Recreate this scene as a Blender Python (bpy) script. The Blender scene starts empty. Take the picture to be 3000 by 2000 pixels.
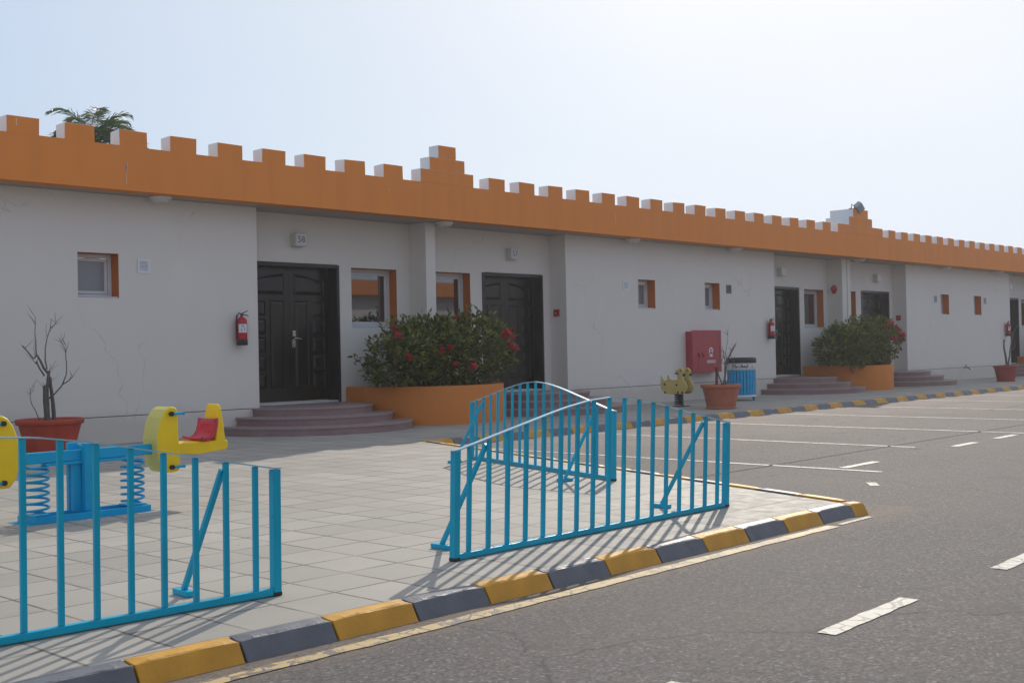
import bpy, bmesh, math, random
from mathutils import Vector, Matrix
R = random.Random(7)
rad = math.radians
sc = bpy.context.scene
col = sc.collection

# ------------------------------------------------------------------ helpers
class MB:
    """collects shapes; build() links them as ONE mesh object"""
    def __init__(s): s.v = []; s.f = []; s.m = []; s.sm = []
    def add(s, vs, fs, m=0, smooth=False):
        o = len(s.v); s.v += [tuple(p) for p in vs]
        for f in fs: s.f.append([i + o for i in f]); s.m.append(m); s.sm.append(smooth)
    def box(s, x0, x1, y0, y1, z0, z1, m=0, M=None):
        vs = [(x, y, z) for z in (z0, z1) for y in (y0, y1) for x in (x0, x1)]
        if M: vs = [M @ Vector(p) for p in vs]
        s.add(vs, [(0, 2, 3, 1), (4, 5, 7, 6), (0, 1, 5, 4), (2, 6, 7, 3), (0, 4, 6, 2), (1, 3, 7, 5)], m)
    def quad(s, a, b, c, d, m=0): s.add([a, b, c, d], [(0, 1, 2, 3)], m)
    def prism(s, pts, axis, a0, a1, m=0, smooth=False):
        """closed outline pts (2D) extruded along axis 'x','y' or 'z' from a0 to a1"""
        n = len(pts)
        def P(p, a): return (a, p[0], p[1]) if axis == 'x' else ((p[0], a, p[1]) if axis == 'y' else (p[0], p[1], a))
        s.add([P(p, a0) for p in pts] + [P(p, a1) for p in pts], [tuple(range(n))[::-1], tuple(range(n, 2 * n))], m)
        s.add([P(p, a0) for p in pts] + [P(p, a1) for p in pts], [(i, (i + 1) % n, n + (i + 1) % n, n + i) for i in range(n)], m, smooth)
    def tube(s, pts, rads, n=8, m=0, cap=True, smooth=True):
        pts = [Vector(p) for p in pts]
        if not hasattr(rads, '__len__'): rads = [rads] * len(pts)
        rings = []; up = None
        for i, p in enumerate(pts):
            t = (pts[min(i + 1, len(pts) - 1)] - pts[max(i - 1, 0)]).normalized()
            if up is None: up = Vector((0, 0, 1)) if abs(t.z) < .9 else Vector((1, 0, 0))
            a = t.cross(up); a = a.normalized() if a.length > 1e-6 else t.orthogonal().normalized()
            b = a.cross(t).normalized(); up = b
            rings.append([p + (a * math.cos(2 * math.pi * k / n) + b * math.sin(2 * math.pi * k / n)) * rads[i] for k in range(n)])
        vs = [q for r in rings for q in r]; fs = []
        for i in range(len(pts) - 1):
            for k in range(n): fs.append((i * n + k, i * n + (k + 1) % n, (i + 1) * n + (k + 1) % n, (i + 1) * n + k))
        s.add(vs, fs, m, smooth)
        if cap:
            s.add(rings[0], [tuple(range(n))], m); s.add(rings[-1], [tuple(range(n))[::-1]], m)
    def lathe(s, prof, n=32, m=0, c=(0, 0, 0), smooth=True, ribs=None):
        vs = []
        for r, z in prof:
            for k in range(n):
                a = 2 * math.pi * k / n; rr = r
                if ribs: rr = r * (1 + ribs * (1 if (k // 2) % 2 else -1))
                vs.append((c[0] + rr * math.cos(a), c[1] + rr * math.sin(a), c[2] + z))
        fs = []
        for i in range(len(prof) - 1):
            for k in range(n): fs.append((i * n + k, i * n + (k + 1) % n, (i + 1) * n + (k + 1) % n, (i + 1) * n + k))
        s.add(vs, fs, m, smooth)
    def xform(s, M): s.v = [tuple(M @ Vector(p)) for p in s.v]
    def build(s, name, mats, parent=None, bevel=0, seg=2, kind=None, loc=None):
        me = bpy.data.meshes.new(name)
        me.from_pydata(s.v, [], s.f)
        if not isinstance(mats, (list, tuple)): mats = [mats]
        for mm in mats: me.materials.append(mm)
        for i, p in enumerate(me.polygons):
            p.material_index = min(s.m[i], len(mats) - 1); p.use_smooth = s.sm[i]
        bm = bmesh.new(); bm.from_mesh(me)
        bmesh.ops.remove_doubles(bm, verts=bm.verts, dist=1e-5) if bevel else None
        bmesh.ops.recalc_face_normals(bm, faces=bm.faces)
        bm.to_mesh(me); bm.free()
        o = bpy.data.objects.new(name, me); col.objects.link(o)
        if loc: o.location = loc
        if parent: o.parent = parent
        if bevel:
            b = o.modifiers.new('bevel', 'BEVEL'); b.width = bevel; b.segments = seg; b.limit_method = 'ANGLE'; b.angle_limit = rad(35)
        if kind: o['kind'] = kind
        return o

def thing(name, label, cat, loc=(0, 0, 0), rz=0, group=None):
    o = bpy.data.objects.new(name, None); col.objects.link(o); o.empty_display_size = .1
    o.location = loc; o.rotation_euler = (0, 0, rz); o['label'] = label; o['category'] = cat
    if group: o['group'] = group
    return o
def tag(o, label, cat, group=None):
    o['label'] = label; o['category'] = cat
    if group: o['group'] = group
    return o
def dup(root, loc, label, rz=None):
    r = root.copy(); col.objects.link(r); r.location = loc; r['label'] = label
    if rz is not None: r.rotation_euler = (0, 0, rz)
    for ch in list(root.children):
        c = ch.copy(); col.objects.link(c); c.parent = r
        for g in list(ch.children):
            d = g.copy(); col.objects.link(d); d.parent = c
    return r

# ------------------------------------------------------------------ materials
def nt(name):
    m = bpy.data.materials.new(name); m.use_nodes = True
    t = m.node_tree; t.nodes.clear()
    out = t.nodes.new('ShaderNodeOutputMaterial'); b = t.nodes.new('ShaderNodeBsdfPrincipled')
    t.links.new(b.outputs[0], out.inputs[0])
    return m, t, b
def N(t, typ, **kw):
    n = t.nodes.new(typ)
    for k, v in kw.items():
        if k in n.inputs: n.inputs[k].default_value = v
        else: setattr(n, k, v)
    return n
def coord(t, out='Object'): return t.nodes.new('ShaderNodeTexCoord').outputs[out]
def geo_pos(t): return t.nodes.new('ShaderNodeNewGeometry').outputs['Position']
def noise(t, vec, scale, detail=4, rough=.55, dist=0):
    n = N(t, 'ShaderNodeTexNoise', Scale=scale, Detail=detail, Roughness=rough, Distortion=dist); t.links.new(vec, n.inputs['Vector']); return n.outputs['Fac']
def ramp(t, fac, stops):
    r = t.nodes.new('ShaderNodeValToRGB'); e = r.color_ramp.elements
    while len(e) < len(stops): e.new(.5)
    for i, (p, c) in enumerate(stops):
        e[i].position = p; e[i].color = (c, c, c, 1) if not hasattr(c, '__len__') else (*c, 1)
    t.links.new(fac, r.inputs[0]); return r.outputs[0]
def mixc(t, fac, a, b, mode='MIX'):
    m = t.nodes.new('ShaderNodeMix'); m.data_type = 'RGBA'; m.blend_type = mode
    for s, v in ((m.inputs[0], fac), (m.inputs[6], a), (m.inputs[7], b)):
        if hasattr(v, 'is_linked') or hasattr(v, 'node'): t.links.new(v, s)
        elif hasattr(v, '__len__'): s.default_value = (*v, 1)
        else: s.default_value = v
    return m.outputs[2]
def math_(t, op, a, b=None, c=None):
    m = t.nodes.new('ShaderNodeMath'); m.operation = op
    for i, v in enumerate((a, b, c)):
        if v is None: continue
        if hasattr(v, 'node'): t.links.new(v, m.inputs[i])
        else: m.inputs[i].default_value = v
    return m.outputs[0]
def bump(t, b, h, strength=.2, dist=.01):
    n = N(t, 'ShaderNodeBump', Strength=strength, Distance=dist); t.links.new(h, n.inputs['Height']); t.links.new(n.outputs[0], b.inputs['Normal'])
def paint(name, c, rough=.5, var=.12, scale=3., spec=.5, bumpy=0, metal=0, wear=None, sc2=40.):
    m, t, b = nt(name); p = coord(t)
    n1 = noise(t, p, scale, 5); n2 = noise(t, p, sc2, 3)
    f = ramp(t, n1, [(.3, 0.), (.7, 1.)])
    lo = tuple(x * (1 - var) for x in c); hi = tuple(min(1, x * (1 + var * .6)) for x in c)
    cc = mixc(t, f, lo, hi)
    if wear:
        w = ramp(t, n2, [(wear[1], 0.), (wear[1] + .05, 1.)]); cc = mixc(t, w, cc, wear[0])
    t.links.new(cc, b.inputs['Base Color'])
    t.links.new(ramp(t, n2, [(.3, max(.02, rough - .06)), (.7, min(1, rough + .1))]), b.inputs['Roughness'])
    b.inputs['Specular IOR Level'].default_value = spec; b.inputs['Metallic'].default_value = metal
    if bumpy: bump(t, b, n2, bumpy, .01)
    return m

def wall_mat(name, c, streak=.10, fine=90., tint=(.60, .54, .47), splash=False):
    m, t, b = nt(name); p = geo_pos(t)
    mp = N(t, 'ShaderNodeMapping'); mp.inputs['Scale'].default_value = (1.6, 1.6, .22); t.links.new(p, mp.inputs[0])
    st = ramp(t, noise(t, mp.outputs[0], 2.2, 6, .6), [(.45, 0.), (.80, 1.)])
    big = ramp(t, noise(t, p, .5, 4), [(.35, 0.), (.7, 1.)])
    cc = mixc(t, math_(t, 'MULTIPLY', st, streak), c, tint)
    cc = mixc(t, math_(t, 'MULTIPLY', big, .10), cc, tuple(x * .82 for x in c))
    if splash:      # blown dust and splash marks along the foot of the wall, a few hairline cracks
        sep = N(t, 'ShaderNodeSeparateXYZ'); t.links.new(p, sep.inputs[0])
        hh = math_(t, 'ADD', sep.outputs[2], math_(t, 'MULTIPLY', noise(t, p, 1.6, 6, .65), -.55))
        cc = mixc(t, math_(t, 'MULTIPLY', ramp(t, hh, [(.0, 1.), (.22, 0.)]), .45), cc, (.50, .43, .36))
        v = N(t, 'ShaderNodeTexVoronoi', Scale=.33, feature='DISTANCE_TO_EDGE')
        dn = N(t, 'ShaderNodeTexNoise', Scale=1.7, Detail=7); t.links.new(p, dn.inputs['Vector'])
        vm = N(t, 'ShaderNodeVectorMath', operation='MULTIPLY_ADD'); t.links.new(dn.outputs['Color'], vm.inputs[0]); vm.inputs[1].default_value = (1., 1., 1.); t.links.new(p, vm.inputs[2]); t.links.new(vm.outputs[0], v.inputs['Vector'])
        ck = math_(t, 'MULTIPLY', ramp(t, v.outputs['Distance'], [(.0, 1.), (.0035, 0.)]), ramp(t, noise(t, p, .7, 2), [(.5, 0.), (.56, 1.)]))
        cc = mixc(t, math_(t, 'MULTIPLY', ck, .35), cc, (.33, .29, .25))
        cc = mixc(t, math_(t, 'MULTIPLY', ramp(t, noise(t, p, .9, 3, .5), [(.60, 0.), (.63, 1.)]), .10), cc, tuple(min(1, x * 1.12) for x in c))
    t.links.new(cc, b.inputs['Base Color']); b.inputs['Roughness'].default_value = .75; b.inputs['Specular IOR Level'].default_value = .3
    bump(t, b, noise(t, p, fine, 3), .12, .004)
    return m
WALL = wall_mat('cream_wall_paint', (.715, .672, .615), splash=True)
SOFF = wall_mat('shade_toned_soffit_paint', (.42, .37, .34), .05)  # darker than the wall: shade under the eaves put into the colour
ORNG = wall_mat('orange_wall_paint', (.80, .26, .050), .22, 60., (.44, .15, .05))
ORNP = wall_mat('orange_planter_paint', (.64, .215, .045), .25, 60., (.42, .15, .055))
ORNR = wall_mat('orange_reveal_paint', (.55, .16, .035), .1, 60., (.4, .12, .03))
WHT = wall_mat('white_merlon_paint', (.74, .74, .74), .14, 60., (.5, .5, .5))

def door_mat():
    m, t, b = nt('dark_varnished_wood'); p = coord(t)
    mp = N(t, 'ShaderNodeMapping'); mp.inputs['Scale'].default_value = (14, 14, 1.2); t.links.new(p, mp.inputs[0])
    g = noise(t, mp.outputs[0], 3, 6, .6)
    t.links.new(mixc(t, g, (.006, .0065, .008), (.014, .0125, .0125)), b.inputs['Base Color'])
    b.inputs['Roughness'].default_value = .24; b.inputs['Specular IOR Level'].default_value = .5
    bump(t, b, g, .08, .004); return m
DOOR = door_mat()

FRAM = paint('dark_door_frame', (.018, .017, .022), .35, .2)
STEEL = paint('brushed_steel', (.62, .62, .60), .25, .1, metal=1)
ALU = paint('white_aluminium', (.62, .62, .63), .35, .06)
SILL = paint('metal_sill', (.55, .56, .60), .3, .08)
def glass_mat(name, c, spec, rough=.02):
    m, t, b = nt(name)
    b.inputs['Base Color'].default_value = (*c, 1); b.inputs['Roughness'].default_value = rough
    g = t.nodes.new('ShaderNodeBsdfGlossy'); g.inputs['Roughness'].default_value = rough; g.inputs['Color'].default_value = (.9, .9, .95, 1)
    mx = t.nodes.new('ShaderNodeMixShader'); mx.inputs[0].default_value = spec
    out = [n for n in t.nodes if n.type == 'OUTPUT_MATERIAL'][0]
    t.links.new(b.outputs[0], mx.inputs[1]); t.links.new(g.outputs[0], mx.inputs[2]); t.links.new(mx.outputs[0], out.inputs[0])
    return m
GLASS = glass_mat('tinted_window_glass', (.03, .03, .032), .16)
FROST = glass_mat('frosted_window_glass', (.16, .18, .19), .10, .35)

def granite():
    m, t, b = nt('red_granite'); p = geo_pos(t)
    n1 = noise(t, p, 120, 2); n2 = noise(t, p, 2.5, 4)
    c = mixc(t, ramp(t, n1, [(.35, 0.), (.65, 1.)]), (.17, .095, .095), (.34, .22, .21))
    c = mixc(t, math_(t, 'MULTIPLY', ramp(t, n2, [(.4, 0.), (.75, 1.)]), .35), c, (.36, .30, .28))
    t.links.new(c, b.inputs['Base Color']); b.inputs['Roughness'].default_value = .45; return m
GRAN = granite()

def tiles():
    m, t, b = nt('concrete_paving_tiles'); p = geo_pos(t)
    mp = N(t, 'ShaderNodeMapping'); mp.inputs['Location'].default_value = (-.3785, -.2445, 0); t.links.new(p, mp.inputs[0])
    wob = N(t, 'ShaderNodeTexNoise', Scale=1.3, Detail=3); t.links.new(p, wob.inputs['Vector'])
    vm = N(t, 'ShaderNodeVectorMath', operation='MULTIPLY_ADD'); t.links.new(wob.outputs['Color'], vm.inputs[0]); vm.inputs[1].default_value = (.012, .012, 0); t.links.new(mp.outputs[0], vm.inputs[2])
    br = N(t, 'ShaderNodeTexBrick', offset=0., squash=1.)
    br.inputs['Scale'].default_value = 1; br.inputs['Brick Width'].default_value = .3925; br.inputs['Row Height'].default_value = .397
    br.inputs['Mortar Size'].default_value = .0105; br.inputs['Mortar Smooth'].default_value = .35; br.inputs['Bias'].default_value = 0
    br.inputs['Color1'].default_value = (.45, .405, .345, 1); br.inputs['Color2'].default_value = (.335, .308, .268, 1); br.inputs['Mortar'].default_value = (.055, .043, .036, 1)
    t.links.new(vm.outputs[0], br.inputs['Vector'])
    dirt = ramp(t, noise(t, p, .9, 6, .62), [(.38, 0.), (.72, 1.)])
    fine = noise(t, p, 160, 3, .7); mid = ramp(t, noise(t, p, 7, 5, .65), [(.3, 0.), (.75, 1.)])
    c = mixc(t, math_(t, 'MULTIPLY', dirt, .45), br.outputs['Color'], (.285, .25, .205))
    c = mixc(t, math_(t, 'MULTIPLY', mid, .28), c, (.43, .42, .40))
    c = mixc(t, math_(t, 'MULTIPLY', ramp(t, fine, [(.3, 1.), (.5, 0.)]), .35), c, (.25, .235, .215))
    spots = ramp(t, noise(t, p, 11, 2, .4), [(.735, 0.), (.765, 1.)])
    c = mixc(t, math_(t, 'MULTIPLY', spots, .55), c, (.20, .18, .16))
    # joints partly filled with sand
    fillm = ramp(t, noise(t, p, 2.1, 3), [(.46, 0.), (.62, 1.)])
    c = mixc(t, math_(t, 'MULTIPLY', math_(t, 'MULTIPLY', br.outputs['Fac'], fillm), .72), c, (.36, .315, .26))
    t.links.new(c, b.inputs['Base Color']); t.links.new(ramp(t, mid, [(0, .55), (1, .8)]), b.inputs['Roughness'])
    b.inputs['Specular IOR Level'].default_value = .2
    h = math_(t, 'ADD', math_(t, 'MULTIPLY', br.outputs['Fac'], -1.), math_(t, 'MULTIPLY', fine, .22))
    bump(t, b, h, .5, .004); return m
TILE = tiles()

def asphalt_color(t, p):
    v = N(t, 'ShaderNodeTexVoronoi', Scale=70.); t.links.new(p, v.inputs['Vector'])
    sp = N(t, 'ShaderNodeSeparateColor'); t.links.new(v.outputs['Color'], sp.inputs[0])
    fine = noise(t, p, 260, 3, .7)
    c = mixc(t, ramp(t, sp.outputs[0], [(.0, 0.), (.75, .35), (.93, .55), (1., 1.)]), (.055, .049, .048), (.29, .268, .258))
    c = mixc(t, math_(t, 'MULTIPLY', ramp(t, sp.outputs[1], [(.80, 0.), (.95, 1.)]), .5), c, (.17, .12, .105))
    c = mixc(t, math_(t, 'MULTIPLY', ramp(t, fine, [(.32, 1.), (.5, 0.)]), .6), c, (.035, .033, .033))
    g1 = noise(t, p, 34, 2, .5); g2 = noise(t, p, 15, 3, .6)
    c = mixc(t, math_(t, 'MULTIPLY', ramp(t, g1, [(.54, 0.), (.70, 1.)]), .30), c, (.28, .255, .245))
    c = mixc(t, math_(t, 'MULTIPLY', ramp(t, g1, [(.30, 1.), (.44, 0.)]), .34), c, (.055, .048, .047))
    c = mixc(t, math_(t, 'MULTIPLY', ramp(t, g2, [(.55, 0.), (.75, 1.)]), .22), c, (.155, .118, .105))
    mpt = N(t, 'ShaderNodeMapping'); mpt.inputs['Scale'].default_value = (.12, 1.5, 1.); t.links.new(p, mpt.inputs[0])
    c = mixc(t, math_(t, 'MULTIPLY', ramp(t, noise(t, mpt.outputs[0], 1., 4, .6), [(.45, 0.), (.7, 1.)]), .30), c, (.085, .078, .076))
    c = mixc(t, math_(t, 'MULTIPLY', ramp(t, noise(t, p, 1.4, 3, .45), [(.69, 0.), (.73, 1.)]), .4), c, (.05, .047, .046))
    c = mixc(t, math_(t, 'MULTIPLY', ramp(t, noise(t, p, .22, 3, .5), [(.45, 0.), (.65, 1.)]), .25), c, (.19, .145, .125))
    big = ramp(t, noise(t, p, .35, 5, .6), [(.35, 0.), (.7, 1.)])
    c = mixc(t, math_(t, 'MULTIPLY', big, .30), c, (.16, .14, .132))
    med = ramp(t, noise(t, p, 2.3, 5, .65), [(.35, 0.), (.75, 1.)])
    c = mixc(t, math_(t, 'MULTIPLY', med, .22), c, (.09, .085, .083))
    # wind-blown sand against the kerb of the walkway and beside the plaza
    s = N(t, 'ShaderNodeSeparateXYZ'); t.links.new(p, s.inputs[0])
    nz = noise(t, p, .8, 5, .65)
    k1 = math_(t, 'SMOOTH_MIN', 1., math_(t, 'MAXIMUM', 0., math_(t, 'MULTIPLY', math_(t, 'SUBTRACT', s.outputs[1], 8.6), .30)), .1)
    sand = math_(t, 'MULTIPLY', k1, ramp(t, nz, [(.30, .25), (.62, 1.)]))
    c = mixc(t, math_(t, 'MULTIPLY', sand, .62), c, (.30, .24, .20))
    d = math_(t, 'ABSOLUTE', math_(t, 'SUBTRACT', s.outputs[1], 4.40))
    k2 = math_(t, 'MULTIPLY', ramp(t, d, [(.0, 1.), (.16, .75), (.30, 0.)]), ramp(t, noise(t, p, 9, 4, .7), [(.35, 0.), (.6, 1.)]))
    k2 = math_(t, 'MULTIPLY', k2, math_(t, 'LESS_THAN', s.outputs[0], 9.3))
    c = mixc(t, math_(t, 'MULTIPLY', k2, .85), c, (.20, .148, .105))
    return c, sp.outputs[0], fine
def asphalt():
    m, t, b = nt('worn_asphalt'); p = geo_pos(t)
    c, st, fine = asphalt_color(t, p)
    # long hairline cracks
    w = N(t, 'ShaderNodeTexVoronoi', Scale=.22, feature='DISTANCE_TO_EDGE')
    dn = N(t, 'ShaderNodeTexNoise', Scale=1.2, Detail=6); t.links.new(p, dn.inputs['Vector'])
    vm = N(t, 'ShaderNodeVectorMath', operation='MULTIPLY_ADD'); t.links.new(dn.outputs['Color'], vm.inputs[0]); vm.inputs[1].default_value = (1.2, 1.2, 0); t.links.new(p, vm.inputs[2])
    t.links.new(vm.outputs[0], w.inputs['Vector'])
    cr = ramp(t, w.outputs['Distance'], [(.0, 1.), (.004, 0.)])
    c = mixc(t, math_(t, 'MULTIPLY', cr, .6), c, (.03, .028, .027))
    t.links.new(c, b.inputs['Base Color']); b.inputs['Roughness'].default_value = .8; b.inputs['Specular IOR Level'].default_value = .25
    bump(t, b, math_(t, 'ADD', st, math_(t, 'MULTIPLY', fine, .6)), .55, .006); return m
ASPH = asphalt()
def road_paint(name, c, lo, hi, scale=5., rough=.6):
    """paint that has cracked and worn away in places, showing the asphalt"""
    m, t, b = nt(name); p = geo_pos(t)
    a, st, fine = asphalt_color(t, p)
    n1 = noise(t, p, scale, 6, .7); v = N(t, 'ShaderNodeTexVoronoi', Scale=7., feature='DISTANCE_TO_EDGE')
    dn = N(t, 'ShaderNodeTexNoise', Scale=6., Detail=4); t.links.new(p, dn.inputs['Vector'])
    vm = N(t, 'ShaderNodeVectorMath', operation='MULTIPLY_ADD'); t.links.new(dn.outputs['Color'], vm.inputs[0]); vm.inputs[1].default_value = (.12, .12, 0); t.links.new(p, vm.inputs[2]); t.links.new(vm.outputs[0], v.inputs['Vector'])
    crack = ramp(t, v.outputs['Distance'], [(.0, 0.), (.035, 0.), (.06, 1.)])
    # ragged edges: wear grows towards the rim of the strip (generated coords are cut at the strip itself)
    crack = math_(t, 'MAXIMUM', crack, ramp(t, noise(t, p, 1.7, 3), [(.50, 0.), (.56, 1.)]))
    mask = math_(t, 'MULTIPLY', ramp(t, n1, [(lo, 0.), (hi, 1.)]), crack)
    mask = math_(t, 'MULTIPLY', mask, ramp(t, fine, [(.30, .3), (.45, 1.)]))
    cc = mixc(t, mask, a, mixc(t, noise(t, p, 30, 3), tuple(x * .8 for x in c), c))
    t.links.new(cc, b.inputs['Base Color']); b.inputs['Roughness'].default_value = rough
    bump(t, b, math_(t, 'ADD', math_(t, 'MULTIPLY', mask, .8), st), .4, .005); return m
P_YEL = road_paint('worn_yellow_road_paint', (.56, .395, .16), .43, .47, 7.)
P_WHT = road_paint('white_road_paint', (.52, .50, .44), .30, .36, 6.)
P_PRK = road_paint('white_parking_paint', (.54, .53, .51), .38, .46, 3.)
P_OLD = road_paint('almost_gone_road_paint', (.54, .51, .45), .55, .58, 11.)

KYEL = paint('yellow_kerb_paint', (.60, .30, .030), .55, .20, 5., .35, .22, wear=((.40, .24, .09), .69), sc2=45.)
KGRY = paint('grey_kerb_paint', (.120, .128, .150), .48, .22, 5., .5, .22, wear=((.22, .22, .22), .72), sc2=45.)
BLUE = paint('blue_gloss_paint', (.002, .40, .60), .36, .16, 2., .28, .06, wear=((.07, .05, .045), .715), sc2=38.)
BLUE2 = paint('seesaw_blue_paint', (.002, .38, .66), .34, .12, 2., .3, .05, wear=((.02, .12, .24), .72), sc2=50.)
RAIL = paint('rail_glare_paint', (.30, .55, .68), .3, .2, 3., .7)  # fence blue made paler: sun glare along the rail put into the colour
YELP = paint('yellow_plastic', (.88, .60, .004), .38, .10, 3., .5, .05)
YELF = paint('faded_yellow_plastic', (.70, .60, .16), .5, .12, 3.)
DUKY = paint('faded_duck_yellow', (.66, .50, .17), .5, .14, 4.)
REDP = paint('red_plastic', (.50, .020, .045), .3, .1, 3.)
TERR = paint('terracotta_plastic', (.46, .070, .038), .55, .18, 4., .4, .1)
TERR2 = paint('terracotta_plastic_sunbleached', (.46, .15, .085), .55, .14, 4., .4, .1)
TERR3 = paint('dark_red_pot_plastic', (.33, .055, .045), .55, .14, 4., .4, .1)
SOIL = paint('dry_soil', (.09, .065, .045), .95, .4, 30., .1, .8)
BARK = paint('dry_grey_bark', (.155, .135, .125), .9, .3, 25., .2, .5)
REDX = paint('extinguisher_red', (.46, .018, .022), .28, .1, 4.)
CABR = paint('cabinet_red_enamel', (.42, .045, .055), .4, .1, 3.)
BLK = paint('black_plastic', (.018, .018, .020), .45, .2, 6.)
DARK = paint('dark_void', (.012, .012, .013), .9, .1)
WHTP = paint('white_plastic', (.72, .73, .74), .4, .05)
GRYP = paint('grey_plastic', (.33, .34, .37), .45, .1)
LAMPW = paint('aged_white_plastic', (.60, .59, .56), .45, .06)
OPAL = paint('opal_lamp_glass', (.60, .59, .56), .25, .06)
BIN_B = paint('bin_blue_slats', (.004, .33, .60), .4, .2, 6.)
MARK = paint('white_sticker', (.74, .70, .72), .5, .06)
INK = paint('dark_ink', (.03, .03, .035), .6, .1)
INKB = paint('blue_grey_ink', (.10, .13, .19), .6, .1)
LINE = paint('plinth_groove', (.16, .15, .15), .9, .1)
DRIP = paint('pale_drip', (.80, .52, .40), .6)
SPRG = paint('dark_spring_steel', (.035, .035, .04), .4, .2)
GALV = paint('galvanised_steel', (.36, .40, .43), .5, .2, metal=.3)
PIPE = paint('white_pipe', (.68, .68, .69), .4, .06)
ROOF = paint('roof_screed', (.42, .40, .37), .9, .15, 1.)
OLDR = paint('rust_red_post', (.16, .045, .045), .7, .3, 12.)

def leaf_mat(name, lo, hi, trans=.35):
    m, t, b = nt(name)
    oi = t.nodes.new('ShaderNodeAttribute'); oi.attribute_name = 'tone'
    c = mixc(t, oi.outputs['Fac'], lo, hi)
    t.links.new(c, b.inputs['Base Color']); b.inputs['Roughness'].default_value = .42
    tr = t.nodes.new('ShaderNodeBsdfTranslucent'); t.links.new(mixc(t, .5, c, (.16, .20, .02)), tr.inputs[0])
    mx = t.nodes.new('ShaderNodeMixShader'); mx.inputs[0].default_value = trans
    out = [n for n in t.nodes if n.type == 'OUTPUT_MATERIAL'][0]
    t.links.new(b.outputs[0], mx.inputs[1]); t.links.new(tr.outputs[0], mx.inputs[2]); t.links.new(mx.outputs[0], out.inputs[0])
    return m
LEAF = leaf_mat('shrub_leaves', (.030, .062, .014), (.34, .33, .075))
PALM = leaf_mat('palm_leaflets', (.022, .048, .022), (.085, .13, .05), .25)
PETL = paint('red_petals', (.45, .012, .018), .5, .25, 20.)

# ------------------------------------------------------------------ world, sun, camera
AZ, EL = 28.3, 31.8            # sun: degrees from +x towards +y, and height
sd = Vector((math.cos(rad(EL)) * math.cos(rad(AZ)), math.cos(rad(EL)) * math.sin(rad(AZ)), math.sin(rad(EL))))
w = bpy.data.worlds.new('World'); sc.world = w; w.use_nodes = True
t = w.node_tree; t.nodes.clear()
sky = t.nodes.new('ShaderNodeTexSky'); sky.sky_type = 'NISHITA'; sky.sun_disc = False
sky.sun_elevation = rad(EL); sky.sun_rotation = rad(90 - AZ); sky.altitude = 0
sky.air_density = 1.0; sky.dust_density = .9; sky.ozone_density = 1.5
bg = t.nodes.new('ShaderNodeBackground'); bg.inputs[1].default_value = .10
wo = t.nodes.new('ShaderNodeOutputWorld')
tc = t.nodes.new('ShaderNodeTexCoord')
mp = N(t, 'ShaderNodeMapping'); mp.inputs['Scale'].default_value = (1, 1, 3.2); t.links.new(tc.outputs['Generated'], mp.inputs[0])
nz = noise(t, mp.outputs[0], 1.7, 6, .5, .6)
veil = ramp(t, nz, [(.35, 0.), (.72, 1.)])
# thin high haze: brighter and whiter towards the sun
vd = N(t, 'ShaderNodeVectorMath', operation='DOT_PRODUCT'); t.links.new(tc.outputs['Generated'], vd.inputs[0]); vd.inputs[1].default_value = tuple(sd)
dt = math_(t, 'ADD', vd.outputs['Value'], math_(t, 'MULTIPLY', math_(t, 'SUBTRACT', nz, .5), .05))
vc = ramp(t, dt, [(.0, (.52, .62, .80)), (.72, (.56, .67, .84)), (.80, (.63, .735, .885)), (.905, (.755, .825, .92)), (.95, (.885, .915, .97)), (1., (1., 1., 1.))])
vs10 = N(t, 'ShaderNodeVectorMath', operation='SCALE'); t.links.new(vc, vs10.inputs[0]); vs10.inputs['Scale'].default_value = 10.
skyc = mixc(t, 1., sky.outputs[0], (11.5, 11.8, 12.2), 'DARKEN')
skyc = mixc(t, .82, skyc, vs10.outputs[0])
t.links.new(skyc, bg.inputs[0]); t.links.new(bg.outputs[0], wo.inputs[0])

sl = bpy.data.lights.new('sun', 'SUN'); sl.energy = 3.1; sl.angle = rad(.6); sl.color = (1., .91, .78)
so = bpy.data.objects.new('sun', sl); col.objects.link(so); so.rotation_euler = (-sd).to_track_quat('-Z', 'Y').to_euler(); so.location = sd * 60

cam = bpy.data.cameras.new('camera'); cam.sensor_width = 36; cam.lens = 36 * 3494.02 / 3000; cam.clip_end = 2000; cam.clip_start = .05
co = bpy.data.objects.new('camera', cam); col.objects.link(co); sc.camera = co
yw, pt, rl = .81422756, .00754085, -.01944629
fwd = Vector((math.sin(yw) * math.cos(pt), math.cos(yw) * math.cos(pt), math.sin(pt)))
rt = Vector((math.cos(yw), -math.sin(yw), 0)); up = rt.cross(fwd)
r2 = rt * math.cos(rl) + up * math.sin(rl); u2 = -rt * math.sin(rl) + up * math.cos(rl)
M = Matrix.Identity(4)
for i in range(3): M[i][0] = r2[i]; M[i][1] = u2[i]; M[i][2] = -fwd[i]
M[2][3] = 1.25
co.matrix_world = M
vs = sc.view_settings; vs.view_transform = 'Standard'; vs.look = 'None'; vs.gamma = 1; vs.exposure = .0
sc.cycles.use_denoising = True
sc.cycles.max_bounces = 8; sc.cycles.diffuse_bounces = 5; sc.cycles.sample_clamp_indirect = 6

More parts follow.
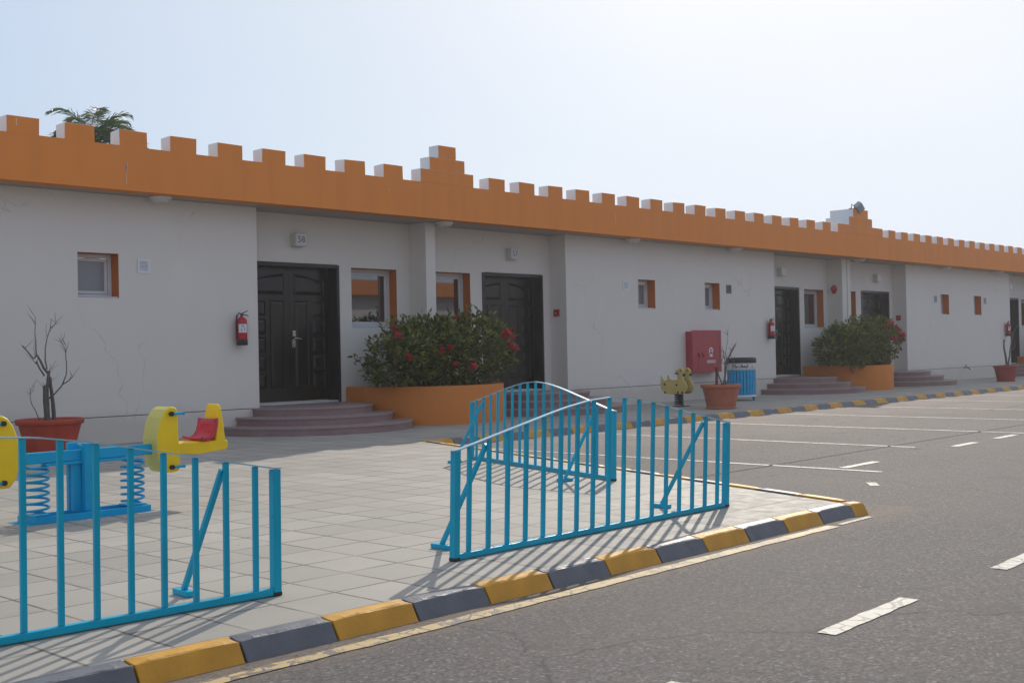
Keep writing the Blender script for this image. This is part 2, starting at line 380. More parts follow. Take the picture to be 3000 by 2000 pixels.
# ------------------------------------------------------------------ ground
ZR = -.09
mb = MB(); mb.quad((-250, -250, ZR), (350, -250, ZR), (350, 350, ZR), (-250, 350, ZR))
road = mb.build('road', ASPH, kind='structure')
def strip(name, x0, y0, x1, y1, wd, mat, z=ZR + .004):
    d = Vector((x1 - x0, y1 - y0)).normalized(); n = Vector((-d.y, d.x)) * wd / 2
    k = max(1, int(math.hypot(x1 - x0, y1 - y0) / .12)); b = MB()
    l, r = [], []
    for i in range(k + 1):
        q = Vector((x0, y0)).lerp(Vector((x1, y1)), i / k)
        j1, j2 = R.uniform(.80, 1.08), R.uniform(.80, 1.08)
        l.append((q.x + n.x * j1, q.y + n.y * j1, z)); r.append((q.x - n.x * j2, q.y - n.y * j2, z))
    b.add(l + r, [(i, i + 1, k + 2 + i, k + 1 + i) for i in range(k)])
    return b.build(name, mat, road)
strip('edge_line', -6, 4.20, 8.0, 4.335, .10, P_YEL)
strip('edge_line', 8.1, 4.335, 8.6, 4.345, .05, P_OLD)
for x, ya, yb, mm in ((11.66, 5.75, 11.9, P_PRK), (14.62, 6.75, 12.1, P_PRK), (17.63, 6.45, 12.2, P_PRK), (20.56, 6.4, 12.2, P_PRK), (23.6, 6.4, 12.2, P_PRK), (26.65, 6.4, 12.2, P_PRK), (29.7, 6.4, 12.2, P_PRK), (32.75, 6.4, 12.2, P_PRK), (35.8, 6.4, 12.2, P_PRK), (38.8, 6.4, 12.2, P_PRK), (41.8, 6.4, 12.2, P_PRK)):
    strip('parking_line', x, ya, x + .02, yb, .085, mm)
for x0, x1, y in ((11.83, 12.66, 6.28), (14.98, 15.72, 6.40), (16.49, 17.25, 6.45)): strip('lane_dash', x0, y, x1, y + .02, .11, P_WHT)
for k in range(-2, 7):
    x0 = 5.0 + k * 2.05; strip('lane_dash', x0, 2.76, x0 + .96, 2.80, .105, P_WHT)
strip('worn_mark', 10.48, 5.24, 10.72, 5.40, .10, P_OLD)
SEAM = paint('tar_seam', (.045, .041, .040), .8, .3, 20.)
strip('tar_seam', 9.6, 7.05, 26., 7.22, .045, SEAM)

# plaza and walkway
EX0, EY0, EX1, EY1 = 8.60, 4.58, 11.30, 12.50     # slanting edge towards the parking bays
mb = MB(); T = .3
poly = [(-30, 4.58), (EX0, EY0), (EX1, EY1), (75, 12.5), (75, 16.72), (-30, 16.72)]
mb.prism(poly, 'z', -T, 0)
mb.build('pavement', TILE, kind='structure')

# kerbs: painted stones
def kerb(name_lab, pts_fn, n, L, first):
    root = bpy.data.objects.new('kerb', None); col.objects.link(root); root['kind'] = 'structure'; root['label'] = name_lab
    for i in range(n): pts_fn(root, i, (KYEL, KGRY)[(i + first) % 2])
    return root
def kerb_block(root, mat, ox, oy, ang, L, h=.0):
    """local x along the kerb, local -y is the road side; rounded lip and sloping face"""
    prof = [(0.02, -.25), (0.02, h), (-.030, h + .001), (-.066, h - .001), (-.076, h - .008), (-.132, -.096), (-.132, -.25)]
    b = MB(); segs = 7; g = .006
    vs = []
    for k in range(segs + 1):
        x = g + (L - 2 * g) * k / segs
        for j, (py, pz) in enumerate(prof):
            e = .0016 if 1 < j < 6 else 0
            vs.append((x, py + R.uniform(-e, e), pz + R.uniform(-e, e) * .7 - (.010 if j in (2, 3) and k in (0, segs) else 0) + (.006 if j in (4, 5) and k in (0, segs) else 0) * 0))
    m = len(prof); fs = [(k * m + j, k * m + (j + 1) % m, (k + 1) * m + (j + 1) % m, (k + 1) * m + j) for k in range(segs) for j in range(m)]
    b.add(vs, fs); b.add(vs, [tuple(range(m)), tuple(range(segs * m, segs * m + m))[::-1]])
    o = b.build('kerb_block', mat, root, bevel=.004); o.location = (ox, oy, 0); o.rotation_euler = (0, 0, ang)
    return o
def near_block(root, i, mat): kerb_block(root, mat, 2.475 - 8 * .509 + i * .509 + .0, 4.575, 0, .509, .004)
kr = kerb('kerb along the road edge of the paving', near_block, 20, .509, 0)
kerb_block(kr, KYEL, 8.585, 4.575, rad(-14), .17, .002)
def far_block(root, i, mat): kerb_block(root, mat, 11.35 + i * .523, 12.495, 0, .523, .004)
kerb('kerb between walkway and parking bays', far_block, 84, .523, 0)
ea = math.atan2(EY1 - EY0, EX1 - EX0); eL = math.hypot(EX1 - EX0, EY1 - EY0)
# the side kerb sits behind a narrow sunken joint
def side_block(root, i, mat):
    d = .12 + i * .51
    o = kerb_block(root, mat, EX0 + math.cos(ea) * d + .085, EY0 + math.sin(ea) * d - .02, ea, .51, .006)
kerb('kerb on the slanting edge beside the parking bays', side_block, 16, .51, 0)

# ------------------------------------------------------------------ building
YB, YW, YR, YL = 15.70, 16.25, 16.706, 16.95
ZB, ZC, ZM = 3.65, 4.285, 4.512
UN = [15.06 + 15.93 * k for k in (0, 1, 2)]
FL = .405
X0, X1 = -6., 62.
bld = thing('motel_building', 'long single storey cream building with orange battlemented parapet', 'building', (0, 0, 0))
def part(mb, name, mats, parent=bld, bevel=0): return mb.build(name, mats, parent, bevel)

def panel_wall(b, x0, x1, y, z0, z1, holes, depth, m=0, mrev=1):
    """wall face at y facing -y with rectangular holes (hx0,hx1,hz0,hz1) lined to y+depth"""
    xs = sorted({x0, x1, *[h[0] for h in holes], *[h[1] for h in holes]}); zs = sorted({z0, z1, *[h[2] for h in holes], *[h[3] for h in holes]})
    for i in range(len(xs) - 1):
        for j in range(len(zs) - 1):
            cx, cz = (xs[i] + xs[i + 1]) / 2, (zs[j] + zs[j + 1]) / 2
            if any(h[0] < cx < h[1] and h[2] < cz < h[3] for h in holes): continue
            b.quad((xs[i], y, zs[j]), (xs[i + 1], y, zs[j]), (xs[i + 1], y, zs[j + 1]), (xs[i], y, zs[j + 1]), m)
    for hx0, hx1, hz0, hz1 in holes:
        d = y + depth
        b.quad((hx0, y, hz0), (hx0, d, hz0), (hx0, d, hz1), (hx0, y, hz1), mrev)
        b.quad((hx1, y, hz0), (hx1, y, hz1), (hx1, d, hz1), (hx1, d, hz0), mrev)
        b.quad((hx0, y, hz1), (hx0, d, hz1), (hx1, d, hz1), (hx1, y, hz1), mrev)
        b.quad((hx0, y, hz0), (hx1, y, hz0), (hx1, d, hz0), (hx0, d, hz0), mrev)

def window(x0, x1, z0, z1, y, glass, sill=True, split=False):
    """aluminium window filling a reveal: outer frame, opening sash, pane"""
    wn = bpy.data.objects.new('window', None); col.objects.link(wn); wn.parent = bld
    b = MB(); f = .055
    b.box(x0, x1, y, y + .05, z1 - f, z1); b.box(x0, x1, y, y + .05, z0, z0 + f); b.box(x0, x0 + f, y, y + .05, z0 + f, z1 - f); b.box(x1 - f, x1, y, y + .05, z0 + f, z1 - f)
    b.build('window_frame', ALU, wn, .004)
    a0, a1, c0, c1 = x0 + f + .006, x1 - f - .006, z0 + f + .006, z1 - f - .006; s = .045
    b = MB(); yy = y + .012
    b.box(a0, a1, yy, yy + .04, c1 - s, c1); b.box(a0, a1, yy, yy + .04, c0, c0 + s); b.box(a0, a0 + s, yy, yy + .04, c0 + s, c1 - s); b.box(a1 - s, a1, yy, yy + .04, c0 + s, c1 - s)
    b.build('sash', ALU, wn, .004)
    b = MB(); b.box(a0 + s - .004, a1 - s + .004, yy + .018, yy + .026, c0 + s - .004, c1 - s + .004); b.build('pane', glass, wn)
    if sill:
        b = MB(); b.box(x0 + .003, x1 - .003, y - .19, y - .002, z0 + .003, z0 + .018); b.build('sill', SILL, wn)

win_wall, win_rec = [], []
for k in (-1, 0, 1, 2):
    c = 22.99 + 15.93 * (k - 0) if k >= 0 else 22.99 - 15.93
    if k == -1: c = 7.175
    if k == 2: c = 22.99 + 31.86
    win_wall += [(c - 1.63, c - .995, 2.135, 2.785), (c + .995, c + 1.63, 2.135, 2.785)]
win_wall = [h for h in win_wall if h[0] > X0 + 1 and h[1] < X1 - 1]
DH = 2.815
b = MB()
edges = [X0] + [e for c in UN for e in (c - 3.83, c + 3.83)] + [X1]
for i in range(0, len(edges), 2):
    e0, e1 = edges[i], edges[i + 1]
    panel_wall(b, e0, e1, YW, .404, ZB, [h for h in win_wall if e0 < h[0] < e1], .22)
    b.quad((e0, YW, .392), (e1, YW, .392), (e1, YW, -.02), (e0, YW, -.02))
    b.quad((e0, YW + .014, .38), (e1, YW + .014, .38), (e1, YW + .014, .42), (e0, YW + .014, .42), 2)
    b.quad((e0, YW, .404), (e1, YW, .404), (e1, YW + .014, .404), (e0, YW + .014, .404)); b.quad((e0, YW, .392), (e0, YW + .014, .392), (e1, YW + .014, .392), (e1, YW, .392))
for c in UN:
    for s in (-1, 1):                       # recess returns
        x = c + s * 3.83; b.quad((x, YW, 0), (x, YR, 0), (x, YR, ZB), (x, YW, ZB))
    doors = [(c - 3.60, c - 1.80, FL, DH), (c + 1.80, c + 3.60, FL, DH)]
    wins = [(c - 1.517, c - .448, 1.715, 2.785), (c + .42, c + 1.47, 1.715, 2.785)]
    panel_wall(b, c - 3.83, c + 3.83, YR, 0, ZB, wins, .215)
    # cut the doors by building the field again would overlap: doors are set as boxes through the wall (see below)
wall = None
# rebuild recess fields with doors included
b = MB()
for i in range(0, len(edges), 2):
    e0, e1 = edges[i], edges[i + 1]
    panel_wall(b, e0, e1, YW, .404, ZB, [h for h in win_wall if e0 < h[0] < e1], .22)
    b.quad((e0, YW, .392), (e1, YW, .392), (e1, YW, -.02), (e0, YW, -.02))
    b.quad((e0, YW + .014, .38), (e1, YW + .014, .38), (e1, YW + .014, .42), (e0, YW + .014, .42), 2)
for c in UN:
    for s in (-1, 1):
        x = c + s * 3.83; b.quad((x, YW, 0), (x, YR, 0), (x, YR, ZB), (x, YW, ZB))
    xs = [c - 3.83, c - 3.60, c - 1.80, c + 1.80, c + 3.60, c + 3.83]
    wins = [(c - 1.517, c - .448, 1.715, 2.785), (c + .42, c + 1.47, 1.715, 2.785)]
    panel_wall(b, xs[0], xs[1], YR, 0, ZB, [], .2); panel_wall(b, xs[4], xs[5], YR, 0, ZB, [], .2)
    panel_wall(b, xs[2], xs[3], YR, 0, ZB, wins, .215)
    for a0, a1 in ((xs[1], xs[2]), (xs[3], xs[4])):
        panel_wall(b, a0, a1, YR, DH, ZB, [], .2); panel_wall(b, a0, a1, YR, 0, FL, [], .2)
# shell behind: end walls, back wall
b.quad((X0, YW, 0), (X0, 27, 0), (X0, 27, ZB), (X0, YW, ZB)); b.quad((X1, YW, 0), (X1, YW, ZB), (X1, 27, ZB), (X1, 27, 0)); b.quad((X0, 27, 0), (X1, 27, 0), (X1, 27, ZB), (X0, 27, ZB))
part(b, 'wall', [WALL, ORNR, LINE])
for h in win_wall: window(h[0] + .002, h[1] - .002, h[2] + .002, h[3] - .002, YW + .215, FROST)
for c in UN:
    window(c - 1.515, c - .450, 1.717, 2.783, YR + .205, GLASS); window(c + .422, c + 1.468, 1.717, 2.783, YR + .205, GLASS)
# fins between the two doors of each pair
for c, w0, w1 in ((UN[0], -.12, .12), (UN[1], -.20, .30), (UN[2], -.12, .12)):
    b = MB(); b.box(c + w0, c + w1, YW, YR - .002, 0, ZB); part(b, 'fin_wall', WALL)
b = MB(); b.box(UN[1] + .075, UN[1] + .095, YW - .004, YW + .01, .0, ZB); part(b, 'joint', LINE)
# soffit, parapet, roof
b = MB(); b.box(X0, X1, YB + .012, YW + .5, ZB + .004, ZB + .03); part(b, 'soffit', SOFF)
b = MB(); b.box(X0, X1, YB, YB + .258, ZB, ZC); part(b, 'parapet', [ORNG])
b = MB(); b.box(X0 + .02, X1 - .02, YB + .26, 27.2, ZB + .04, ZB + .25); part(b, 'roof', ROOF)
# battlements
def merlon(x0, x1):
    b = MB(); y0, y1 = YB, YB + .256
    v = [(x0, y0, ZC), (x1, y0, ZC), (x1, y1, ZC), (x0, y1, ZC), (x0, y0, ZM), (x1, y0, ZM), (x1, y1, ZM), (x0, y1, ZM)]
    b.add(v, [(0, 1, 5, 4)], 0); b.add(v, [(1, 2, 6, 5), (2, 3, 7, 6), (3, 0, 4, 7), (4, 5, 6, 7)], 1)
    b.v = [(q[0] + R.uniform(-.006, .006), q[1] + (R.uniform(-.004, .002) if q[1] < YB + .1 else 0), q[2] + (R.uniform(-.008, .008) if q[2] > ZC + .1 else -.002)) for q in b.v[:8]] * 2
    part(b, 'merlon', [ORNG, WHT], bld, .008)
mx = []
x = 13.483 - .857
xs = [6.934, 7.737, 8.55, 9.361, 10.169, 10.983, 11.789, 12.626, 13.483]
x = 6.934
while x > X0 + .9: x -= .808; xs.insert(0, x)
xs += [16.072 + .8448 * i for i in range(16)]
xs += [32.58 + .820 * i for i in range(15)]
x = 48.2
while x < X1 - .6: xs.append(x); x += .84
for x in xs: merlon(x, x + .447)
def gable(c, hw, extra=0):
    z = [ZC, 4.525, 4.755, 4.985]
    for i in range(3):
        a, y1 = hw[i], YB + .256 + (extra if i else 0)
        b = MB(); x0, x1, y0, z0, z1 = c - a, c + a, YB, z[i], z[i + 1]
        v = [(x0, y0, z0), (x1, y0, z0), (x1, y1, z0), (x0, y1, z0), (x0, y0, z1), (x1, y0, z1), (x1, y1, z1), (x0, y1, z1)]
        b.add(v, [(0, 1, 5, 4)], 0); b.add(v, [(1, 2, 6, 5), (2, 3, 7, 6), (3, 0, 4, 7), (4, 5, 6, 7), (0, 3, 2, 1)], 1)
        part(b, 'stepped_gable', [ORNG, WHT], bld, .008)
for dx, z0, z1, wd in ((8.654, 3.735, 4.04, .008), (8.66, 3.93, 4.05, .016), (7.067, 4.33, 4.475, .010), (13.602, 4.05, 4.105, .012), (19.9, 3.9, 4.1, .008), (4.2, 3.8, 4.2, .010)):
    b = MB(); n = 7
    l = [(dx - wd * R.uniform(.3, 1.), YB - .0025, z0 + (z1 - z0) * i / n) for i in range(n + 1)]; r = [(dx + wd * R.uniform(.3, 1.), YB - .0025, z0 + (z1 - z0) * i / n) for i in range(n + 1)]
    b.add(l + r, [(i, n + 1 + i, n + 2 + i, i + 1) for i in range(n)]); part(b, 'paint_drip', DRIP)
gable(15.01, (.663, .44, .221)); gable(30.9, (1.32, .68, .436), .45); gable(46.85, (.663, .44, .221))

# doors
def door(cx, handle_side=1):
    d = bpy.data.objects.new('door', None); col.objects.link(d); d.parent = bld; d.location = (cx, 0, 0)
    W2 = .90; zt = DH
    b = MB()          # frame: casing on the wall, jambs and head
    b.box(-W2 - .002, -W2 + .055, YR - .018, YL + .05, FL, zt); b.box(W2 - .055, W2 + .002, YR - .018, YL + .05, FL, zt); b.box(-W2 + .055, W2 - .055, YR - .018, YL + .05, zt - .06, zt)
    b.build('door_frame', FRAM, d, .006)
    b = MB(); b.box(-W2 + .056, W2 - .056, YR - .01, YL + .02, FL + .002, FL + .035); b.build('threshold', SILL, d, .004)
    for s in (-1, 1):
        x0, x1 = (-W2 + .058, -.003) if s < 0 else (.003, W2 - .058)
        b = MB(); zb = FL + .04; zz = zt - .064
        b.box(x0, x1, YL, YL + .045, zb, zz)
        def raised(pts, d1=.015, inset=.035):
            cxx = sum(p[0] for p in pts) / len(pts); czz = sum(p[1] for p in pts) / len(pts); n = len(pts)
            # groove ring then raised field
            def ins(q, k):
                dx, dz = q[0] - cxx, q[1] - czz; L = math.hypot(dx, dz); return (q[0] - dx / abs(dx) * k if abs(dx) > 1e-3 else q[0], q[1] - dz / abs(dz) * k if abs(dz) > 1e-3 else q[1])
            o = [(p[0], YL - .0015, p[1]) for p in pts]; r = [(q[0], YL - d1, q[1]) for q in (ins(p, .012) for p in pts)]
            r2 = [(q[0], YL - .002, q[1]) for q in (ins(p, .024) for p in pts)]; f = [(q[0], YL - d1 * .8, q[1]) for q in (ins(p, .024 + inset) for p in pts)]
            b.add(o + r + r2 + f, [(i, (i + 1) % n, n + (i + 1) % n, n + i) for i in range(n)] + [(n + i, n + (i + 1) % n, 2 * n + (i + 1) % n, 2 * n + i) for i in range(n)] + [(2 * n + i, 2 * n + (i + 1) % n, 3 * n + (i + 1) % n, 3 * n + i) for i in range(n)] + [tuple(range(3 * n, 4 * n))])
        H = zz - zb; inner, outer = (x1 - .10, x0 + .09) if s < 0 else (x0 + .10, x1 - .09)
        lo, hi = min(inner, outer), max(inner, outer)
        # arched top panel, rising towards the meeting stile
        za, zc_ = zb + H * .80, zb + H * .955
        top = []
        for i in range(9):
            f = i / 8; xx = outer + (inner - outer) * f
            top.append((xx, zc_ - .13 * (1 - f) ** 1.6))
        pts = [(outer, za)] + top + [(inner, za)]
        raised(pts if s > 0 else pts[::-1])
        # tall inner panel and a column of small outer ones
        mid = inner + (outer - inner) * .47
        zt2, zb2 = zb + H * .755, zb + H * .10
        a, c = sorted((inner, mid)); raised([(a, zb2), (c, zb2), (c, zt2), (a, zt2)])
        mid2 = inner + (outer - inner) * .60; a, c = sorted((mid2, outer)); hh = (zt2 - zb2 + .04) / 5
        for i in range(5): raised([(a, zb2 + i * hh), (c, zb2 + i * hh), (c, zb2 + (i + 1) * hh - .05), (a, zb2 + (i + 1) * hh - .05)], .015, .03)
        b.build('door_leaf', DOOR, d)
    b = MB(); hx = .075 * handle_side
    b.box(hx - .032, hx + .032, YL - .022, YL - .002, 1.375, 1.52); b.box(hx - .030, hx + .030, YL - .036, YL - .002, 1.56, 1.665)
    b.tube([(hx, YL - .02, 1.535), (hx, YL - .075, 1.535)], .011, 8); b.tube([(hx, YL - .07, 1.535), (hx + .05 * handle_side, YL - .075, 1.533), (hx + .13 * handle_side, YL - .07, 1.522)], [.012, .011, .009], 8)
    b.build('door_handle', STEEL, d, .004)
for c in UN: door(c - 2.70); door(c + 2.70)

# entrance steps: three curved granite steps in front of each door
def arc_slab(b, cx, rx, ry, z0, z1, nose=.02):
    n = 40
    def ring(k): return [(cx + (rx + k) * math.cos(math.pi + math.pi * i / n), YW + .02 + (ry + k) * math.sin(math.pi + math.pi * i / n)) for i in range(n + 1)]
    o, p = ring(0), ring(nose)
    for i in range(n):
        b.add([(*o[i], z0), (*o[i + 1], z0), (*o[i + 1], z1 - .03), (*o[i], z1 - .03)], [(0, 1, 2, 3)], 0)
        b.add([(*p[i], z1 - .03), (*p[i + 1], z1 - .03), (*p[i + 1], z1), (*p[i], z1)], [(0, 1, 2, 3)], 1)
        b.add([(*o[i], z1 - .03), (*o[i + 1], z1 - .03), (*p[i + 1], z1 - .03), (*p[i], z1 - .03)], [(0, 1, 2, 3)], 1)
    b.add([(*q, z1) for q in p] + [(p[-1][0], YW + .03, z1), (p[0][0], YW + .03, z1)], [tuple(range(n + 3))], 1)
GRTR = paint('granite_tread', (.34, .25, .235), .4, .2, 60., .5)
for c in UN:
    for s in (-1, 1):
        e = bpy.data.objects.new('entrance_steps', None); col.objects.link(e); e.parent = bld
        cx = c + s * 2.86
        for rx, ry, z0, z1 in ((1.72, 1.80, 0, .135), (1.41, 1.44, .135, .27), (1.10, 1.07, .27, .403)):
            b = MB(); arc_slab(b, cx, rx, ry, z0, z1); b.build('step', [GRAN, GRTR], e)
        b = MB(); xa, xb = sorted((c + s * 3.82, c + s * 1.6)); b.box(xa, xb, YW + .05, YL, .39, FL); b.build('step', GRTR, e)

# ------------------------------------------------------------------ planters and flowering shrubs
def planter(c, lab, r=1.40, ry=1.55):
    cx, cy, h = c, 16.2, .665
    p = thing('planter', lab, 'planter', (cx, cy, 0), 0, 'curved orange planters between the doors')
    n = 48; b = MB()
    out = [(-r, .475)] + [(r * math.cos(math.pi + math.pi * i / n), ry * math.sin(math.pi + math.pi * i / n)) for i in range(n + 1)] + [(r, .475)]
    inn = [(q[0] * (r - .14) / r, q[1] * (r - .14) / r if q[1] < .4 else q[1]) for q in out]
    for i in range(len(out) - 1):
        a, c2 = out[i], out[i + 1]; d, e = inn[i], inn[i + 1]
        sm = 0 < i < len(out) - 2
        b.add([(*a, 0), (*c2, 0), (*c2, h), (*a, h)], [(0, 1, 2, 3)], 0, sm)
        b.add([(*a, h), (*c2, h), (*e, h), (*d, h)], [(0, 1, 2, 3)], 0)
        b.add([(*d, h), (*e, h), (*e, h - .2), (*d, h - .2)], [(0, 1, 2, 3)], 0, sm)
    b.build('planter_wall', ORNP, p, .012)
    b = MB(); b.add([(*q, h - .12) for q in inn], [tuple(range(len(inn)))]); b.build('soil', SOIL, p)
    return p
PL = [planter(UN[0] - .30, 'curved orange planter between the two nearest dark doors'), planter(UN[1] - .56, 'smaller looking orange planter to the right of the blue litter bin', 1.15, 1.50), planter(UN[2] - .70, 'orange planter at the right edge behind the dark red pot')]

def add_leaves(b, tones, centers, size, rnd, aspect=.42):
    for p, out, *tn in centers:
        L = size * rnd.uniform(.65, 1.3); wd = L * aspect * rnd.uniform(.8, 1.2)
        d = (out * rnd.uniform(.4, 1.1) + Vector((rnd.uniform(-1, 1), rnd.uniform(-1, 1), rnd.uniform(-.5, .9)))).normalized()
        s = d.cross(Vector((rnd.uniform(-1, 1), rnd.uniform(-1, 1), 1.2))).normalized(); nrm = s.cross(d)
        a = p; m1 = p + d * L * .35 + s * wd * .5 + nrm * L * .04; m2 = p + d * L * .35 - s * wd * .5 + nrm * L * .04; m3 = p + d * L * .72 + s * wd * .36 - nrm * L * .02; m4 = p + d * L * .72 - s * wd * .36 - nrm * L * .02; tip = p + d * L - nrm * L * .1
        b.add([a, m1, m3, tip, m4, m2], [(0, 1, 2, 3), (0, 3, 4, 5)])
        tones += [max(0, min(1, (tn[0] if tn else .5) + rnd.gauss(0, .22)))] * 2
def set_tone(o, tones):
    at = o.data.attributes.new('tone', 'FLOAT', 'FACE')
    at.data.foreach_set('value', tones)
def shrub(cx, cy, lobes, zbase, nl, seed, lab, flowers, sprigs, group='flowering shrubs in the planters'):
    rnd = random.Random(seed)
    root = thing('flowering_shrub', lab, 'shrub', (cx, cy, zbase), 0, group)
    b = MB()
    for i in range(34):
        l = rnd.choice(lobes); x0, y0 = rnd.uniform(-.9, .9), rnd.uniform(-.35, .35)
        q = Vector((l[0] + rnd.uniform(-.6, .6) * l[3], l[1] + rnd.uniform(-.6, .6) * l[4], l[2] + rnd.uniform(-.2, .6) * l[5]))
        b.tube([(x0, y0, -.06), ((x0 + q.x) / 2 + rnd.uniform(-.08, .08), (y0 + q.y) / 2, q.z * .5), q], [.018, .012, .006], 5)
    b.build('stems', BARK, root)
    b = MB(); tones = []; cs = []
    # twig clusters spread through the lobes: leaves gather round them, leaving gaps between
    ncl = nl // 13
    vol = [l[3] * l[4] * l[5] for l in lobes]
    for i in range(ncl):
        l = rnd.choices(lobes, vol)[0]
        while True:
            q = Vector((rnd.uniform(-1, 1), rnd.uniform(-1, 1), rnd.uniform(-1, 1)))
            if q.length <= 1: break
        k = q.length ** .42; q = q.normalized() * k * (1 + .10 * math.sin(7 * q.x + 3 * seed) + rnd.uniform(-.05, .10))
        p = Vector((l[0] + q.x * l[3], l[1] + q.y * l[4], l[2] + q.z * l[5]))
        if p.z < .0: p.z = rnd.uniform(-.02, .1)
        o = Vector((q.x / l[3], q.y / l[4], q.z / l[5])).normalized(); tn = rnd.random()
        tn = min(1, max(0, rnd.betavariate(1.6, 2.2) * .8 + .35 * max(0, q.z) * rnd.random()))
        for j in range(13):
            pp = p + Vector((rnd.gauss(0, .06), rnd.gauss(0, .06), rnd.gauss(0, .055)))
            if pp.z < .10 and (abs(pp.x - .1) > .92 or pp.y < -.62): continue
            cs.append((pp, o, tn))
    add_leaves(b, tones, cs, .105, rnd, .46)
    for sx, sy, sz, h in sprigs:
        cs = []
        for j in range(16):
            f = j / 15; cs.append((Vector((sx + .05 * f * rnd.uniform(-1, 1), sy, sz + h * f)), Vector((rnd.choice((-1, 1)), rnd.uniform(-.4, .4), .4))))
        b.tube([(sx, sy, sz - .1), (sx + .01, sy, sz + h)], [.006, .003], 4); tones += [.4] * (len(b.f) - len(tones))
        add_leaves(b, tones, cs, .085, rnd)
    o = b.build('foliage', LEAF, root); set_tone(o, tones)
    for fx, fy, fz, fr in flowers:
        b = MB(); fy -= .14; fr *= 1.25
        for i in range(60):
            d = Vector((rnd.gauss(0, 1), rnd.gauss(0, 1), rnd.gauss(0, .8) + .2)).normalized()
            p = Vector((fx, fy, fz)) + d * fr * rnd.uniform(.45, 1.); s = d.orthogonal().normalized() * fr * .28; u = d.cross(s)
            b.add([p - s + d * .01, p - u - d * .01, p + s + d * .01, p + u - d * .01], [(0, 1, 2, 3)])
        b.build('flower_head', PETL, root)
    return root
c1 = UN[0] - .52
shrub(c1, 15.55, [(-.80, 0, .46, .72, .66, .56), (.0, .0, .52, .90, .72, .62), (.82, .0, .62, .70, .70, .66), (-.1, .1, .72, 1.05, .55, .46)], .62, 10500, 3, 'broad shrub with red flowers in the nearest curved orange planter',
      [(.98, -.62, .93, .085), (-1.35, -.35, .92, .06), (1.45, -.35, .68, .085), (1.30, -.42, .72, .075), (-.02, -.78, .38, .07), (1.55, -.2, .88, .06), (-.62, -.62, .66, .05), (-.45, -.66, .70, .045), (.2, .2, 1.18, .06), (.55, .2, 1.22, .055), (-1.25, -.5, .55, .05), (1.65, -.1, 1.0, .05), (-.45, -.78, .42, .045), (-.95, .2, 1.05, .06)],
      [(-.78, .3, 1.05, .22), (.92, .1, 1.25, .28), (-.35, .2, 1.12, .15), (-1.1, .2, .95, .15)])
c2 = UN[1] - .76
shrub(c2, 15.55, [(-.80, 0, .50, .80, .70, .54), (.05, .05, .60, .95, .75, .60), (1.0, .05, .68, .85, .72, .62)], .62, 8500, 5, 'broad shrub with a red flowering top, in the planter right of the litter bin',
      [(1.0, -.3, 1.2, .10), (1.35, -.2, 1.18, .10), (1.6, -.3, .95, .09), (1.3, -.55, .85, .09), (.7, -.6, .75, .08), (1.75, -.1, 1.05, .10), (1.15, -.5, 1.0, .08), (1.5, -.45, .7, .07), (.4, -.5, 1.05, .05)], [(.6, .1, 1.15, .15)])
c3 = UN[2] - .76
shrub(c3, 15.55, [(-.75, 0, .50, .85, .72, .56), (.25, .05, .56, .95, .80, .62)], .62, 2600, 9, 'shrub at the right edge of the photo behind the dark red pot', [(-.8, -.5, .9, .08)], [])

